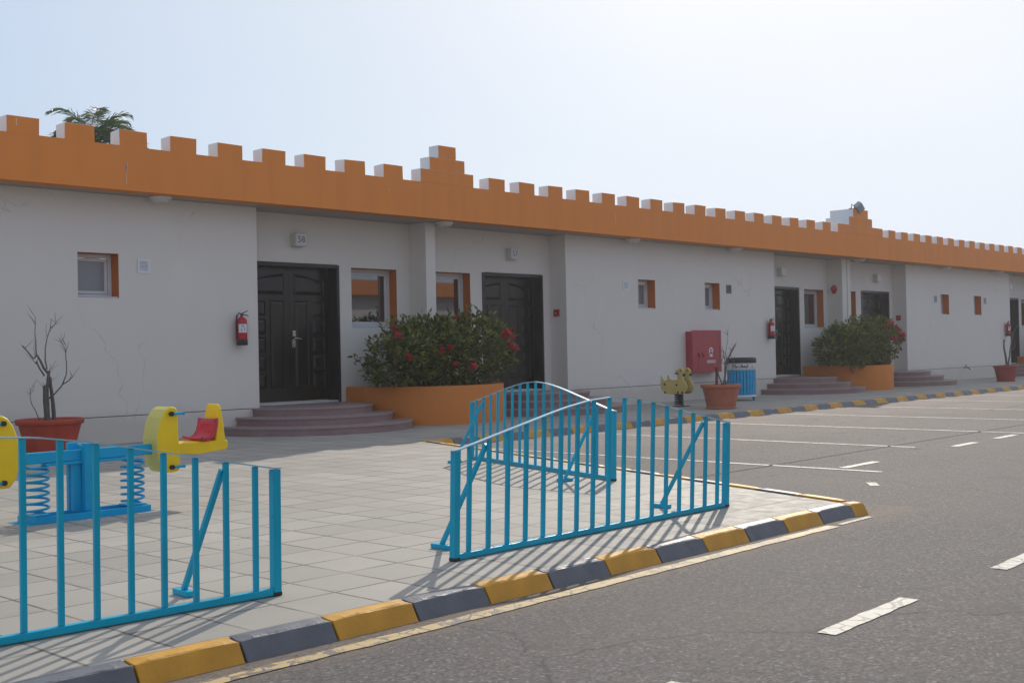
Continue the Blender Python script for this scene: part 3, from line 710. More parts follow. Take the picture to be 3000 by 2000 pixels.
# ------------------------------------------------------------------ blue barrier fences
ARCH = [(0, .66), (.17, .694), (.34, .730), (.51, .765), (.68, .800), (.85, .836), (1.02, .868), (1.25, .902), (1.48, .915)]
FLn = 2.96
def arch(x):
    x = min(x, FLn - x); x = max(0, min(1.48, x))
    for (a, h0), (c, h1) in zip(ARCH, ARCH[1:]):
        if x <= c:
            f = (x - a) / (c - a); return h0 + (h1 - h0) * f
    return .915
def fence(lab, x, y, rz, lean):
    root = thing('barrier_fence', lab, 'barrier', (x, y, 0), rz, 'wave topped blue barrier fences')
    def fin(b, name, mat=BLUE, parent=root, bevel=.003):
        b.v = [(p[0], p[1] - lean * p[2], p[2]) for p in b.v]; return b.build(name, mat, parent, bevel)
    for px in (0, FLn):
        b = MB(); b.box(px - .023, px + .023, -.022, .022, .004, arch(px) - .004); fin(b, 'post')
    for px in (0, FLn):
        b = MB(); b.box(px - .025, px + .025, -.024, .024, .001, .022); fin(b, 'end_cap', BLK)
    b = MB(); b.box(.024, FLn - .024, -.019, .019, .006, .042); fin(b, 'bottom_rail')
    for i in range(17):
        bx = .118 + .1702 * i; b = MB(); b.box(bx - .0135, bx + .0135, -.011, .011, .043, arch(bx) - .004); fin(b, 'bar', bevel=.002)
    b = MB(); n = 60; v = []
    for i in range(n + 1):
        xx = -.03 + (FLn + .06) * i / n; z = arch(xx)
        for yy, zz in ((-.016, 0), (.016, 0), (.016, .007), (-.016, .007)): v.append((xx, yy, z + zz - .003))
    b.add(v, [(4 * i + j, 4 * i + (j + 1) % 4, 4 * i + 4 + (j + 1) % 4, 4 * i + 4 + j) for i in range(n) for j in range(4)] + [(0, 1, 2, 3), (4 * n, 4 * n + 3, 4 * n + 2, 4 * n + 1)])
    fin(b, 'top_rail', RAIL, root, 0)
    for i in (1, 15):
        bx = .118 + .1702 * i; ta = Vector((bx - .012, .012 - lean * .67, arch(bx) - .04)); tb = Vector((bx - .03, .375, .03))
        d = (tb - ta).normalized(); sx = Vector((1, 0, 0)); n2 = d.cross(sx).normalized(); b = MB(); hw, hd = .014, .012
        v = [q + sx * a + n2 * c for q in (ta, tb) for a, c in ((-hw, -hd), (hw, -hd), (hw, hd), (-hw, hd))]
        b.add(v, [(0, 1, 2, 3), (4, 7, 6, 5), (0, 4, 5, 1), (1, 5, 6, 2), (2, 6, 7, 3), (3, 7, 4, 0)])
        br = b.build('brace', BLUE, root, .002)
        b = MB(); b.box(bx - .055, bx - .005, .30, .455, .002, .032); b.build('foot_plate', BLUE, br, .003)
    return root
def fence_between(lab, a, b, lean):
    ang = math.atan2(b[1] - a[1], b[0] - a[0]); return fence(lab, a[0], a[1], ang, lean)
a1 = math.atan2(5.181 - 5.30, 3.661 - .70)
fence('blue barrier fence in front of the yellow seesaw, cut by the left frame edge', 3.661 - FLn * math.cos(a1), 5.181 - FLn * math.sin(a1), a1, .015)
fence_between('blue barrier fence standing along the yellow and grey kerb in the middle', (4.935, 5.165), (7.891, 5.20), .042)
fence_between('blue barrier fence turned sideways along the parking bays, behind the middle one', (8.835, 7.06), (9.75, 9.89), .028)

# ------------------------------------------------------------------ seesaw
ss = thing('seesaw', 'yellow and blue spring seesaw with red seats on the paving', 'seesaw', (4.56, 8.995, 0))
b = MB(); b.box(-.49, .49, -.14, -.10, .004, .05); b.box(-.49, .49, .10, .14, .004, .05); b.box(-.49, .49, -.10, .10, .004, .016); b.box(-.49, -.45, -.10, .10, .016, .05); b.box(.45, .49, -.10, .10, .016, .05)
b.box(-.56, .52, -.16, .16, .001, .0035); b.build('base', BLUE2, ss, .004)
b = MB()
b.box(-.045, .078, -.085, -.02, .05, .585); b.box(-.125, -.045, .03, .075, .05, .59); b.box(-.115, -.045, -.02, .03, .05, .45); b.box(-.045, .078, .03, .075, .05, .575)
for zz, xx in ((.565, .025), (.33, .025), (.205, .025), (.565, -.085)): b.tube([(xx, -.085, zz), (xx, -.10, zz)], .016, 8)
b.build('post', BLUE2, ss, .006)
b = MB(); b.box(-.62, .60, -.018, .028, .448, .535); b.box(-.34, .34, -.045, .055, .425, .446); b.build('beam', BLUE2, ss, .006)
for cx in (-.40, .405):
    b = MB(); pts = []
    turns = 6.5; n = int(turns * 22)
    for i in range(n + 1):
        f = i / n; a = 2 * math.pi * turns * f; rr = .088 if .06 < f < .94 else .088 - .02 * (1 - min(f, 1 - f) / .06)
        pts.append((cx + rr * math.cos(a), rr * math.sin(a), .06 + .36 * f))
    b.tube(pts, .0105, 7); b.box(cx - .08, cx + .08, -.08, .08, .05, .06); b.box(cx - .07, cx + .07, -.06, .06, .414, .424)
    b.build('coil_spring', BLUE2, ss)
def seesaw_seat(s):
    rt_ = bpy.data.objects.new('rider_seat', None); col.objects.link(rt_); rt_.parent = ss
    X = lambda x: s * x
    # curved shield: crescent in the x-z plane, seat plank and back rest behind it
    b = MB()
    cr = [(.74, .835), (.765, .815), (.77, .76), (.775, .57), (.79, .44), (.785, .32), (.765, .296), (.70, .290), (.645, .296), (.60, .36), (.575, .46), (.572, .57), (.585, .66), (.615, .75), (.66, .815), (.70, .837)]
    b.prism([(X(p[0]), p[1]) for p in cr], 'y', -.11, .13, 0)
    for q, f in enumerate(b.f):
        if len(f) == 4 and sum(abs(b.v[g][0]) for g in f) / 4 < .69: b.m[q] = 1
    b.build('shield', [YELP, YELF], rt_, .016, 3)
    b = MB()
    pl = [(.765, .53), (.765, .44), (.98, .425), (1.235, .445), (1.258, .47), (1.258, .515), (1.24, .53)]
    b.prism([(X(p[0]), p[1]) for p in pl], 'y', -.10, .12, 0)
    v = []
    for zz, xa, xb, hw in ((.50, 1.13, 1.235, .112), (.66, 1.155, 1.222, .104), (.80, 1.165, 1.208, .092), (.838, 1.172, 1.20, .075)):
        v += [(X(xa), .01 - hw, zz), (X(xb), .01 - hw, zz), (X(xb), .01 + hw, zz), (X(xa), .01 + hw, zz)]
    b.add(v, [(4 * k + q, 4 * k + (q + 1) % 4, 4 * k + 4 + (q + 1) % 4, 4 * k + 4 + q) for k in range(3) for q in range(4)] + [(0, 3, 2, 1), (12, 13, 14, 15)])
    b.build('seat_body', YELP, rt_, .016, 3)
    b = MB()
    prof = [(.985, .556), (1.01, .541), (1.05, .540), (1.09, .558), (1.118, .60), (1.134, .655), (1.142, .712)]
    v = []
    for k, yy in enumerate((-.140, -.132, -.07, .01, .09, .152, .16)):
        e = .020 if k in (0, 6) else (.008 if k in (1, 5) else 0)
        for (px, pz) in prof: v.append((X(px - e * .8), yy, pz + e * .4))
    m = len(prof); b.add(v, [(k * m + j, k * m + j + 1, (k + 1) * m + j + 1, (k + 1) * m + j) for k in range(6) for j in range(m - 1)], 0, True)
    o = b.build('seat_pad', REDP, rt_); sm = o.modifiers.new('thick', 'SOLIDIFY'); sm.thickness = .018; sm.offset = 0
    for zz in (.778, .336):
        b = MB(); b.tube([(X(.70), -.10, zz), (X(.70), -.135, zz)], .02, 10, 1); b.tube([(X(.715), -.12, zz), (X(.80), -.125, zz), (X(.815), -.125, zz)], [.011, .011, .015], 8)
        b.tube([(X(.715), .14, zz), (X(.80), .145, zz)], .011, 8)
        b.build('handle', [BLUE2, BLK], rt_)
seesaw_seat(1); seesaw_seat(-1)

# ------------------------------------------------------------------ pots and bare shrubs
def pot(lab, x, y, r, h, mat, rz=0):
    p = thing('flower_pot', lab, 'plant pot', (x, y, 0), rz, 'plastic pots along the wall')
    b = MB(); rb = r * .70
    b.lathe([(0, .004), (rb * 1.06, .004), (rb * 1.08, .02), (rb * 1.03, .035), (rb, .04)], 64)
    n = 64; b.lathe([(rb, .04), (rb + (r * .90 - rb) * .5, h * .5), (r * .90, h - .075)], n, ribs=.006)
    b.lathe([(r * .90, h - .075), (r * .965, h - .07), (r * .985, h - .06), (r, h - .012), (r * .985, h), (r * .93, h - .004), (r * .88, h - .08)], n)
    b.build('pot_body', mat, p)
    b = MB(); b.lathe([(0, h - .045), (r * .5, h - .05), (r * .9, h - .07)], 32); b.build('soil', SOIL, p)
    return p
pot('rust red plastic pot by the wall behind the seesaw', 7.20, 15.15, .43, .475, TERR)
pot('faded terracotta pot in front of the blue litter bin', 20.35, 13.45, .41, .49, TERR2)
pot('dark red pot far off at the right edge of the photo', 37.2, 14.2, .37, .49, TERR3)
def bare_shrub(lab, base, dx, dy, lines, seed, twigs=3, depth=.10):
    rnd = random.Random(seed)
    root = thing('bare_shrub', lab, 'dead shrub', base, 0, 'leafless shrubs in the pots')
    b = MB()
    for ln, r0, r1 in lines:
        off = rnd.uniform(-depth, depth) * .5; pts = []
        for i, (x, z) in enumerate(ln):
            f = i / (len(ln) - 1); pts.append(Vector((x - base[0] + dx, dy + off * (.3 + f), z - base[2])))
        # smooth a little
        q = [pts[0]]
        for a, c in zip(pts, pts[1:]): q += [a.lerp(c, .5) + Vector((rnd.uniform(-.006, .006), rnd.uniform(-.006, .006), 0)), c]
        k = len(q); b.tube(q, [r0 + (r1 - r0) * i / (k - 1) for i in range(k)], 6)
        for j in range(twigs):
            i = rnd.randrange(k // 2, k); p = q[i]; d = Vector((rnd.uniform(-1, 1), rnd.uniform(-.6, .6), rnd.uniform(.2, 1))).normalized(); L = rnd.uniform(.06, .2)
            m2 = p + d * L * .5 + Vector((0, 0, .02)); b.tube([p, m2, p + d * L + Vector((rnd.uniform(-.03, .03), 0, .04))], [min(.004, r1), .003, .0015], 4)
    b.build('branches', BARK, root)
    return root
L1 = [([(7.199, .42), (7.182, .634), (7.169, .802), (7.167, .912)], .032, .022), ([(7.219, .42), (7.21, .71), (7.206, .865), (7.222, 1.02), (7.23, 1.098)], .026, .018),
      ([(7.306, .42), (7.296, .667), (7.279, .837), (7.262, 1.019)], .027, .020), ([(7.184, .724), (7.237, .735), (7.292, .771), (7.36, .834), (7.436, .922), (7.486, 1.038), (7.495, 1.182), (7.484, 1.34), (7.452, 1.432), (7.399, 1.524)], .013, .003),
      ([(7.436, .916), (7.525, .959), (7.595, 1.016)], .009, .005), ([(7.23, 1.072), (7.178, 1.138), (7.133, 1.242), (7.101, 1.307), (7.048, 1.263), (6.971, 1.36), (6.901, 1.435)], .017, .007),
      ([(7.081, 1.307), (7.078, 1.474), (7.069, 1.616), (7.077, 1.809)], .009, .003), ([(7.217, 1.124), (7.193, 1.254), (7.195, 1.383), (7.224, 1.538), (7.267, 1.667), (7.282, 1.784)], .010, .003),
      ([(7.266, 1.654), (7.328, 1.72)], .004, .002), ([(7.189, 1.034), (7.138, 1.126), (7.1, 1.23)], .013, .010), ([(7.126, .42), (7.049, .576), (6.986, .681), (6.964, .797), (6.957, .887)], .007, .003), ([(7.484, 1.34), (7.47, 1.44)], .004, .002)]
bare_shrub('bare grey shrub with cut branches in the pot behind the seesaw', (7.22, 15.15, .42), 0, .1, L1, 1, 3)
L2 = [([(20.568, .44), (20.698, .767), (20.745, .966), (20.87, 1.052), (20.996, 1.173), (21.133, 1.284)], .022, .013), ([(20.568, .44), (20.417, .686), (20.403, .83), (20.446, .927), (20.521, 1.102), (20.53, 1.322), (20.469, 1.543)], .015, .004),
      ([(20.648, .44), (20.638, .769), (20.666, .989), (20.596, 1.245)], .016, .004), ([(20.742, .877), (20.67, 1.1), (20.785, 1.476)], .010, .003), ([(20.869, 1.041), (20.894, 1.163)], .008, .004), ([(20.465, .905), (20.548, 1.014), (20.637, 1.017)], .008, .004), ([(20.6, .44), (20.8, .72), (20.86, .95)], .014, .004)]
bare_shrub('thin leafless shrub in the pot in front of the litter bin', (20.5, 13.45, .44), -.12, .0, L2, 2, 5)
L3 = [([(37.449, .43), (37.339, .752), (37.226, .972), (37.174, 1.154), (37.214, 1.287)], .035, .025), ([(37.481, .43), (37.627, .784), (37.673, 1.027), (37.787, 1.332), (37.891, 1.454)], .03, .012),
      ([(37.666, .905), (38.028, 1.048), (38.059, 1.293)], .015, .006), ([(37.891, 1.454), (37.835, 1.601), (37.648, 1.686)], .01, .004), ([(37.891, 1.454), (38.294, 1.687), (38.431, 1.786)], .01, .004)]
bare_shrub('leafless shrub with thick stems in the far right pot', (37.3, 14.2, .43), -.15, .0, L3, 4, 4)
b = MB(); b.tube([(20.273, 13.5, .42), (20.293, 13.5, .80)], .028, 8); b.box(20.235, 20.345, 13.47, 13.53, .80, .83)
tag(b.build('stake', OLDR), 'short rust red stake stuck in the terracotta pot by the bin', 'stake')

# ------------------------------------------------------------------ duck spring rider
dk = thing('spring_rider', 'faded yellow duck spring rider standing by the wall', 'spring rider', (20.72, 14.72, 0), rad(-90))
# local x = forward (towards the road), local y = sideways
DK = [(-.47, .655), (-.445, .665), (-.40, .60), (-.365, .545), (-.10, .548), (.02, .55), (.05, .60), (.03, .68), (.0, .72), (-.03, .745), (-.01, .765), (.04, .77), (.10, .81), (.17, .815), (.225, .785), (.25, .735), (.245, .69), (.29, .665), (.25, .645), (.20, .64), (.235, .56), (.30, .49), (.335, .42), (.32, .35), (.26, .295), (.17, .268), (-.28, .268), (-.38, .30), (-.455, .37), (-.475, .46)]
for yy in (-.135, .105):
    b = MB(); b.prism([(p[0] * .84, p[1]) for p in DK], 'y', yy, yy + .03, 0); o = b.build('side_panel', DUKY, dk, .008)
    f = -.003 if yy < 0 else .033
    b = MB()
    for bx, bz in ((-.29, .47), (.02, .46), (-.28, .30), (.05, .30), (.16, .30)): b.tube([(bx, yy + f, bz), (bx, yy + f + (.004 if yy > 0 else -.004), bz)], .024, 10)
    b.build('bolt', SPRG, dk)
    b = MB(); b.tube([(.13, yy - .004, .755), (.13, yy + .034, .755)], .018, 10); b.prism([(.205, .70), (.25, .665), (.20, .64), (.17, .66)], 'y', yy - .003, yy + .033); b.build('eye_and_beak', SPRG, dk)
b = MB(); b.box(-.30, .03, -.105, .105, .53, .552); b.box(-.34, .24, -.104, .104, .29, .31); b.build('seat', SPRG, dk, .005)
b = MB(); b.tube([(.06, -.24, .70), (.06, .24, .70)], .016, 8); b.build('handle', SPRG, dk)
b = MB(); pts = []
for i in range(111):
    f = i / 110; a = 2 * math.pi * 5 * f; pts.append((-.02 + .085 * math.cos(a), .085 * math.sin(a), .03 + .235 * f))
b.tube(pts, .017, 7); b.build('coil_spring', SPRG, dk)
b = MB(); b.box(-.18, .14, -.16, .16, .002, .016); b.build('base_plate', SPRG, dk, .003)

# ------------------------------------------------------------------ litter bin
bn = thing('litter_bin', 'blue slatted litter bin with black rim and white band', 'bin', (23.63, 15.05, 0), math.atan2(15.12, 23.56))
b = MB(); rr = .315; n = 26
for i in range(n):
    a = 2 * math.pi * i / n; Mx = Matrix.Rotation(a, 4, 'Z') @ Matrix.Translation((rr, 0, 0))
    b.box(-.009, .009, -.031, .031, .12, .70, 0, Mx)
b.build('slats', BIN_B, bn, .003)
b = MB(); b.lathe([(rr - .02, .11), (rr - .02, .90)], 40); b.lathe([(0, .12), (rr - .02, .12)], 40); b.build('liner', paint('liner_dark_blue', (.01, .07, .16), .6), bn)
b = MB(); b.lathe([(rr + .004, .70), (rr + .008, .705), (rr + .008, .868), (rr, .872)], 48); b.build('band', LAMPW, bn)
b = MB(); b.lathe([(rr - .05, .865), (rr + .025, .868), (rr + .03, .90), (rr + .028, .965), (rr + .0, .985), (rr - .05, .975), (rr - .05, .865)], 48); b.build('rim', BLK, bn)
b = MB(); b.lathe([(rr + .006, .085), (rr + .012, .09), (rr + .012, .125), (rr - .02, .13)], 48); b.build('bottom_ring', WHTP, bn)
b = MB()
for a in (.5, 2.6, 4.7): b.tube([(.27 * math.cos(a), .27 * math.sin(a), .0), (.27 * math.cos(a), .27 * math.sin(a), .12)], .028, 8)
b.build('leg', BIN_B, bn)
# arabic lettering wrapped on the band, reading from right to left
b = MB()
def on_band(u, v, hw, hh, r=rr + .0095):
    """small stroke patch at arc position u (m, + = right as seen from the road) and height v"""
    def P(uu, vv):
        a = math.pi + uu / r; return (r * math.cos(a), r * math.sin(a), vv)
    b.quad(P(u - hw, v - hh), P(u + hw, v - hh), P(u + hw, v + hh), P(u - hw, v + hh))
def stroke(u0, v0, u1, v1, wd=.006):
    k = max(1, int(max(abs(u1 - u0), abs(v1 - v0)) / .008))
    for i in range(k + 1): on_band(u0 + (u1 - u0) * i / k, v0 + (v1 - v0) * i / k, wd, wd)
# al-muhmalat (right group), salla (left group)
bz = .765
stroke(.155, bz, .155, bz + .06); stroke(.135, bz, .135, bz + .058); stroke(.0, bz, .135, bz)           # alif, lam, baseline
stroke(.105, bz + .012, .118, bz + .022); stroke(.10, bz - .004, .112, bz - .014)                        # meem
stroke(.07, bz + .004, .085, bz + .03); stroke(.085, bz + .03, .07, bz + .032); stroke(.07, bz + .032, .066, bz + .006)   # heh
stroke(.04, bz + .01, .05, bz + .02); stroke(.018, bz, .018, bz + .056); stroke(.018, bz + .056, .03, bz + .02); stroke(.002, bz, .002, bz + .05)  # meem, lam-alif
stroke(-.045, bz, -.012, bz); stroke(-.045, bz, -.045, bz + .02); stroke(-.034, bz + .036, -.034, bz + .036); stroke(-.022, bz + .036, -.022, bz + .036)   # teh
stroke(-.165, bz, -.085, bz); stroke(-.085, bz, -.085, bz + .022); stroke(-.097, bz, -.097, bz + .02); stroke(-.108, bz, -.108, bz + .022); stroke(-.13, bz, -.13, bz + .056)
stroke(-.165, bz, -.168, bz + .022); stroke(-.168, bz + .022, -.152, bz + .02); stroke(-.166, bz + .042, -.166, bz + .042); stroke(-.154, bz + .042, -.154, bz + .042)
stroke(.275, bz - .02, .275, bz + .03, .008); on_band(.277, bz + .046, .008, .008)                      # litter figure
b.build('lettering', INK, bn)

# ------------------------------------------------------------------ wall fixtures
def wall_lamp(lab, x, txt):
    o = thing('wall_lamp', lab, 'wall lamp', (x, YR, 3.21), 0, 'square wall lamps over the doors')
    b = MB(); b.box(-.118, .118, -.03, -.001, -.118, .118); b.box(-.112, .112, -.15, -.031, -.112, .112); b.build('housing', LAMPW, o, .014, 3)
    b = MB(); b.box(-.095, .095, -.154, -.151, -.095, .095); b.build('face', OPAL, o, .001)
    if txt:
        cu = bpy.data.curves.new('number', 'FONT'); cu.body = txt; cu.size = .155; cu.align_x = 'CENTER'; cu.align_y = 'CENTER'; cu.extrude = .001
        t_ = bpy.data.objects.new('number', cu); col.objects.link(t_)
        dg = bpy.context.evaluated_depsgraph_get(); me = bpy.data.meshes.new_from_object(t_.evaluated_get(dg)); bpy.data.objects.remove(t_)
        me.materials.clear(); me.materials.append(INKB)
        q = bpy.data.objects.new('number', me); col.objects.link(q); q.parent = o; q.location = (.0, -.1555, 0); q.rotation_euler = (rad(90), 0, 0)
    return o
wall_lamp('square white wall lamp numbered over the nearest dark door', 12.35, '58')
wall_lamp('square white wall lamp numbered over the door behind the flowering shrub', 17.68, '57')
wall_lamp('square white wall lamp over the door right of the litter bin', 28.18, '')
wall_lamp('square white wall lamp over the door at the far shrub', 33.70, '')
wall_lamp('wall lamp glimpsed edge on at the far right recess', 44.05, '')

def vent(lab, x, z, dark):
    o = thing('air_vent', lab, 'vent', (x, YW, z), 0, 'small square air vents')
    b = MB(); s = .105
    b.box(-s, s, -.012, -.001, .07, s); b.box(-s, s, -.012, -.001, -s, -.07); b.box(-s, -.07, -.012, -.001, -.07, .07); b.box(.07, s, -.012, -.001, -.07, .07); b.build('frame', dark or WHTP, o, .002)
    b = MB()
    for i in range(7):
        z0 = -.068 + i * .0196; b.quad((-.07, -.011, z0), (.07, -.011, z0), (.07, -.003, z0 + .016), (-.07, -.003, z0 + .016))
    b.build('louvre', dark or WHTP, o)
    b = MB(); b.quad((-.07, -.0015, -.07), (.07, -.0015, -.07), (.07, -.0015, .07), (-.07, -.0015, .07)); b.build('backing', DARK, o)
vent('white louvred vent right of the nearest small window', 9.21, 2.617, None)
vent('white louvred vent left of the pair of small windows', 20.91, 2.632, None)
vent('dark grey vent right of the pair of small windows', 25.02, 2.653, paint('dark_vent_grey', (.13, .13, .135), .6))
vent('pale vent left of the far pair of windows', 36.90, 2.62, GRYP)
vent('pale vent right of the far pair of windows', 40.86, 2.63, GRYP)

def extinguisher(lab, x):
    o = thing('fire_extinguisher', lab, 'fire extinguisher', (x, YW - .105, 1.416), 0, 'red fire extinguishers on the wall')
    b = MB(); b.lathe([(0, .09), (.082, .09), (.084, .10), (.084, .37), (.078, .405), (.055, .432), (.028, .445), (.028, .465)], 28); b.build('cylinder', REDX, o)
    b = MB(); b.lathe([(0, .0), (.084, .0), (.088, .01), (.088, .085), (.084, .092)], 28); b.build('boot', BLK, o)
    b = MB()
    for k in range(10):
        a0, a1 = [math.radians(200 + 10 * j) for j in (k, k + 1)]
        b.quad(*[(.0850 * math.cos(a), .0850 * math.sin(a), z) for a, z in ((a0, .20), (a1, .20), (a1, .335), (a0, .335))])
    b.build('sticker', MARK, o)
    b = MB()
    for k, z0, z1 in ((3, .29, .315), (4, .29, .315), (5, .29, .315), (3, .225, .265), (6, .225, .28)):
        a0, a1 = math.radians(200 + 10 * k + 2), math.radians(200 + 10 * k + 8)
        b.quad(*[(.0856 * math.cos(a), .0856 * math.sin(a), z) for a, z in ((a0, z0), (a1, z0), (a1, z1), (a0, z1))])
    b.build('print', INKB, o)
    b = MB(); b.tube([(0, 0, .46), (0, 0, .49)], .02, 10); b.box(-.012, .012, -.02, .02, .485, .505)
    b.tube([(0, 0, .50), (.06, -.03, .535), (.09, -.04, .545)], [.010, .008, .007], 6); b.tube([(0, 0, .485), (.07, -.03, .480), (.10, -.04, .465)], [.010, .008, .007], 6)
    b.build('lever', BLK, o)
    b = MB(); b.tube([(-.01, 0, .49), (-.06, -.02, .515), (-.10, -.01, .47), (-.104, .0, .38), (-.100, .0, .22), (-.096, .0, .10)], [.010, .010, .011, .011, .011, .015], 8); b.build('hose', BLK, o)
    b = MB(); b.box(-.02, .02, .075, .104, .05, .48); b.build('bracket', STEEL, o)
extinguisher('red fire extinguisher on the wall left of the nearest door', 10.85)
extinguisher('red fire extinguisher hanging left of the door by the litter bin', 26.80)
extinguisher('red fire extinguisher behind the bare shrub at the far right', 42.62)

def call_point(lab, c):
    x = c + 3.83; o = thing('alarm_call_point', lab, 'call point', (x, 16.505, 2.02), 0, 'red alarm call points in the recesses')
    b = MB(); b.box(-.045, -.001, -.07, .07, -.075, .075); b.build('housing', REDX, o, .006)
    b = MB(); b.box(-.048, -.0455, -.04, .04, -.045, .03); b.build('push_plate', paint('dark_red_plate', (.12, .01, .012), .4), o)
    b = MB(); b.box(-.0495, -.0482, -.013, .013, -.02, .006); b.build('button', WHTP, o)
call_point('red alarm call point in the recess by the shrub-hidden door', UN[0]); call_point('red alarm call point in the recess right of the far shrub', UN[1])
x = UN[1] - .20
ab = thing('alarm_bell', 'round red alarm bell on the side of the far fin wall', 'alarm bell', (x, 16.50, 2.80))
b = MB(); b.lathe([(0, .075), (.05, .07), (.085, .045), (.095, .01), (.095, .0)], 24); b.xform(Matrix.Rotation(rad(-90), 4, 'Y')); b.build('gong', REDX, ab)
b = MB(); b.box(-.012, -.001, -.05, .05, -.12, .12); b.build('back_box', REDX, ab)

def ceiling_lamp(lab, x):
    o = thing('ceiling_lamp', lab, 'ceiling lamp', (x, 16.02, ZB), 0, 'round lamps under the eaves')
    b = MB(); b.lathe([(0, -.001), (.165, -.001), (.168, -.03), (.15, -.035)], 32); b.build('lamp_base', WHTP, o)
    b = MB(); b.lathe([(.15, -.034), (.14, -.06), (.10, -.082), (.05, -.092), (0, -.094)], 32); b.build('lamp_shade', OPAL, o)
for x, lab in ((9.38, 'round lamp under the eaves above the nearest small window'), (15.21, 'round lamp under the eaves at the top of the nearest fin wall'), (20.91, 'round eaves lamp above the white vent left of the window pair'), (25.0, 'round eaves lamp above the dark grey vent'), (31.40, 'round eaves lamp at the top of the far fin wall with a joint'), (37.25, 'round eaves lamp above the left of the far window pair'), (41.55, 'round eaves lamp above the right of the far window pair')): ceiling_lamp(lab, x)

# fire hose cabinet
cb = thing('fire_hose_cabinet', 'red fire hose cabinet on the wall above the duck rider', 'fire cabinet', (23.715, YW, 1.15))
b = MB(); b.box(-.57, .57, -.19, -.002, -.47, .465); b.build('box', CABR, cb, .004)
b = MB(); b.box(-.605, .605, -.218, -.192, -.505, .49); b.build('door', CABR, cb, .008)
b = MB()
def cring(cx, cz, r0, r1, a0=0, a1=360, n=24, y=-.2195):
    for i in range(n):
        p, q = math.radians(a0 + (a1 - a0) * i / n), math.radians(a0 + (a1 - a0) * (i + 1) / n)
        b.quad((cx + r0 * math.cos(p), y, cz + r0 * math.sin(p)), (cx + r1 * math.cos(p), y, cz + r1 * math.sin(p)), (cx + r1 * math.cos(q), y, cz + r1 * math.sin(q)), (cx + r0 * math.cos(q), y, cz + r0 * math.sin(q)))
cring(.16, -.005, .055, .088, -40, 220); cring(.16, -.005, .0, .022)
b.quad((.10, -.2195, -.14), (.22, -.2195, -.14), (.22, -.2195, -.075), (.10, -.2195, -.075))
for z0 in (-.245, -.285):
    x = -.02
    while x < .33:
        L = R.uniform(.02, .05); b.quad((x, -.2195, z0), (x + L, -.2195, z0), (x + L, -.2195, z0 + .024), (x, -.2195, z0 + .024)); x += L + .007
b.build('hose_emblem', MARK, cb)
b = MB()
for cx in (-.33, -.17):
    b.tube([(cx - .03, -.222, -.03), (cx - .035, -.23, -.09), (cx, -.235, -.13), (cx + .035, -.23, -.09)], .012, 6)
b.box(-.375, -.30, -.224, -.2185, -.43, -.17); b.build('latch', CABR, cb)

# flood light on the far gable
fl = thing('floodlight', 'grey floodlight perched on the far stepped gable', 'floodlight', (30.70, 15.78, 4.987))
b = MB(); b.box(-.17, .17, -.10, .10, -.13, .13); b.xform(Matrix.Translation((.05, -.12, .05)) @ Matrix.Rotation(rad(38), 4, 'Y') @ Matrix.Rotation(rad(35), 4, 'X') @ Matrix.Scale(.78, 4)); b.build('housing', GALV, fl, .02)
b = MB()
for i in range(5): b.box(-.15, .15, .095, .135, -.11 + i * .05, -.10 + i * .05)
b.xform(Matrix.Translation((.05, -.12, .05)) @ Matrix.Rotation(rad(38), 4, 'Y') @ Matrix.Rotation(rad(35), 4, 'X') @ Matrix.Scale(.78, 4)); b.build('cooling_fin', GALV, fl)
b = MB(); b.tube([(-.22, -.02, .0), (-.26, -.05, .12), (-.17, -.10, .05)], .014, 6); b.tube([(.0, .02, -.0), (.0, -.02, .06)], .02, 6); b.box(-.26, .05, -.04, .04, .0, .012); b.build('bracket', SPRG, fl)
# garden tap on the far wall
tp = thing('garden_tap', 'small dark garden tap low on the far white wall', 'tap', (39.0, YW, .40))
b = MB(); b.tube([(0, -.002, 0), (0, -.09, 0), (.06, -.13, -.02), (.16, -.14, -.07)], [.018, .018, .016, .02], 8); b.tube([(0, -.07, 0), (0, -.07, .07)], .01, 6); b.box(-.05, .05, -.08, -.06, .07, .085); b.build('spout', SPRG, tp)

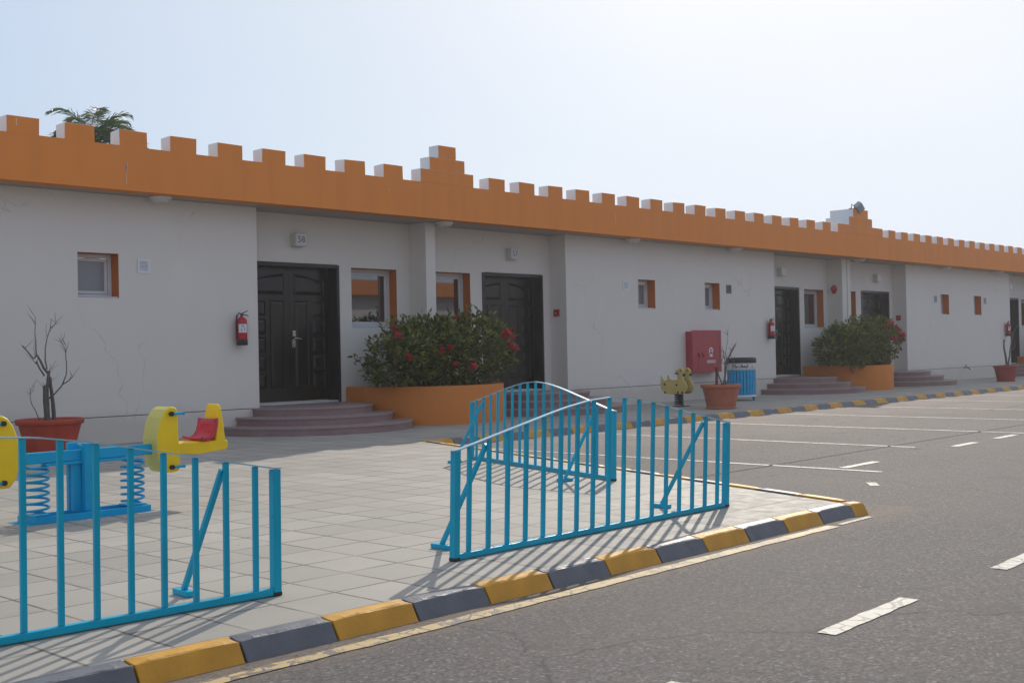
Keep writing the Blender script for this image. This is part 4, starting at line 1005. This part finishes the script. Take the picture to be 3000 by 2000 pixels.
# ------------------------------------------------------------------ palm behind the building
pr = thing('palm_tree', 'palm crown showing over the parapet at the left', 'palm tree', (15.25, 29.5, .15))
b = MB(); b.lathe([(.30, -.05), (.22, .5), (.19, 3.), (.18, 6.2), (.24, 6.6), (.12, 7.0)], 14, ribs=.03); b.build('trunk', BARK, pr)
b = MB(); tones = []; rnd = random.Random(11)
for i in range(46):
    a = 2 * math.pi * i / 46 * 3.618 + rnd.uniform(-.2, .2); el = rnd.uniform(-.25, 1.25); L = rnd.uniform(1.2, 1.8)
    d = Vector((math.cos(a) * math.cos(el), math.sin(a) * math.cos(el), math.sin(el))); p = Vector((rnd.uniform(-.25, .35), 0, 6.75 + rnd.uniform(-.1, .1))); pts = [p.copy()]
    for k in range(9):
        p = p + d * L / 9; d = (d + Vector((0, 0, -.13 - .03 * k))).normalized(); pts.append(p.copy())
    b.tube(pts, [.016 - .0013 * k for k in range(10)], 4, cap=False); tones += [.5] * (len(b.f) - len(tones))
    for k in range(2, 30):
        f = k / 30 * 9; i0 = min(8, int(f)); q = pts[i0].lerp(pts[i0 + 1], f - i0); tg = (pts[i0 + 1] - pts[i0]).normalized()
        sd_ = tg.cross(Vector((0, 0, 1))); sd_ = sd_.normalized() if sd_.length > .05 else Vector((1, 0, 0))
        ll = .42 * math.sin(math.pi * (.12 + .83 * k / 30)) + .06
        for s in (-1, 1):
            dd = (sd_ * s * rnd.uniform(.6, 1.) + tg * rnd.uniform(.5, .9) + Vector((0, 0, rnd.uniform(-.35, .35)))).normalized(); wv = dd.cross(tg).normalized() * .014
            m_ = q + dd * ll * .5 + Vector((0, 0, -.01)); e = q + dd * ll + Vector((0, 0, -.06 - rnd.random() * .05))
            b.add([q - wv * .5, q + wv * .5, m_ + wv, e, m_ - wv], [(0, 1, 2, 3, 4)]); tones.append(rnd.random())
o = b.build('crown', PALM, pr); set_tone(o, tones)

# ------------------------------------------------------------------ building across the road (seen mirrored in the windows)
ob = thing('opposite_building', 'cream building with orange parapet across the road, mirrored in the windows', 'building')
b = MB(); b.box(-20, 64, -13, -4.75, ZR, 3.65); b.build('wall', WALL, ob)
b = MB(); b.box(-20, 64, -13.2, -4.3, 3.66, 4.29); b.build('parapet', ORNG, ob)
b = MB()
for k in range(-2, 6):
    c = 7.0 + 10.5 * k; b.box(c - .9, c + .9, -4.77, -4.72, .3, 2.75); b.box(c + 2.2, c + 3.2, -4.77, -4.72, 1.7, 2.75)
b.build('openings', FRAM, ob)

# ------------------------------------------------------------------ dusty air
m = bpy.data.materials.new('dusty_air'); m.use_nodes = True; t = m.node_tree; t.nodes.clear()
pv = t.nodes.new('ShaderNodeVolumePrincipled'); pv.inputs['Color'].default_value = (.95, .95, .97, 1); pv.inputs['Density'].default_value = .0011; pv.inputs['Anisotropy'].default_value = .45
ou = t.nodes.new('ShaderNodeOutputMaterial'); t.links.new(pv.outputs[0], ou.inputs['Volume'])
b = MB(); b.box(-40, 140, -60, 90, -1.1, 10.5); o = b.build('haze', m, kind='stuff'); o['label'] = 'thin dusty haze over the whole place'
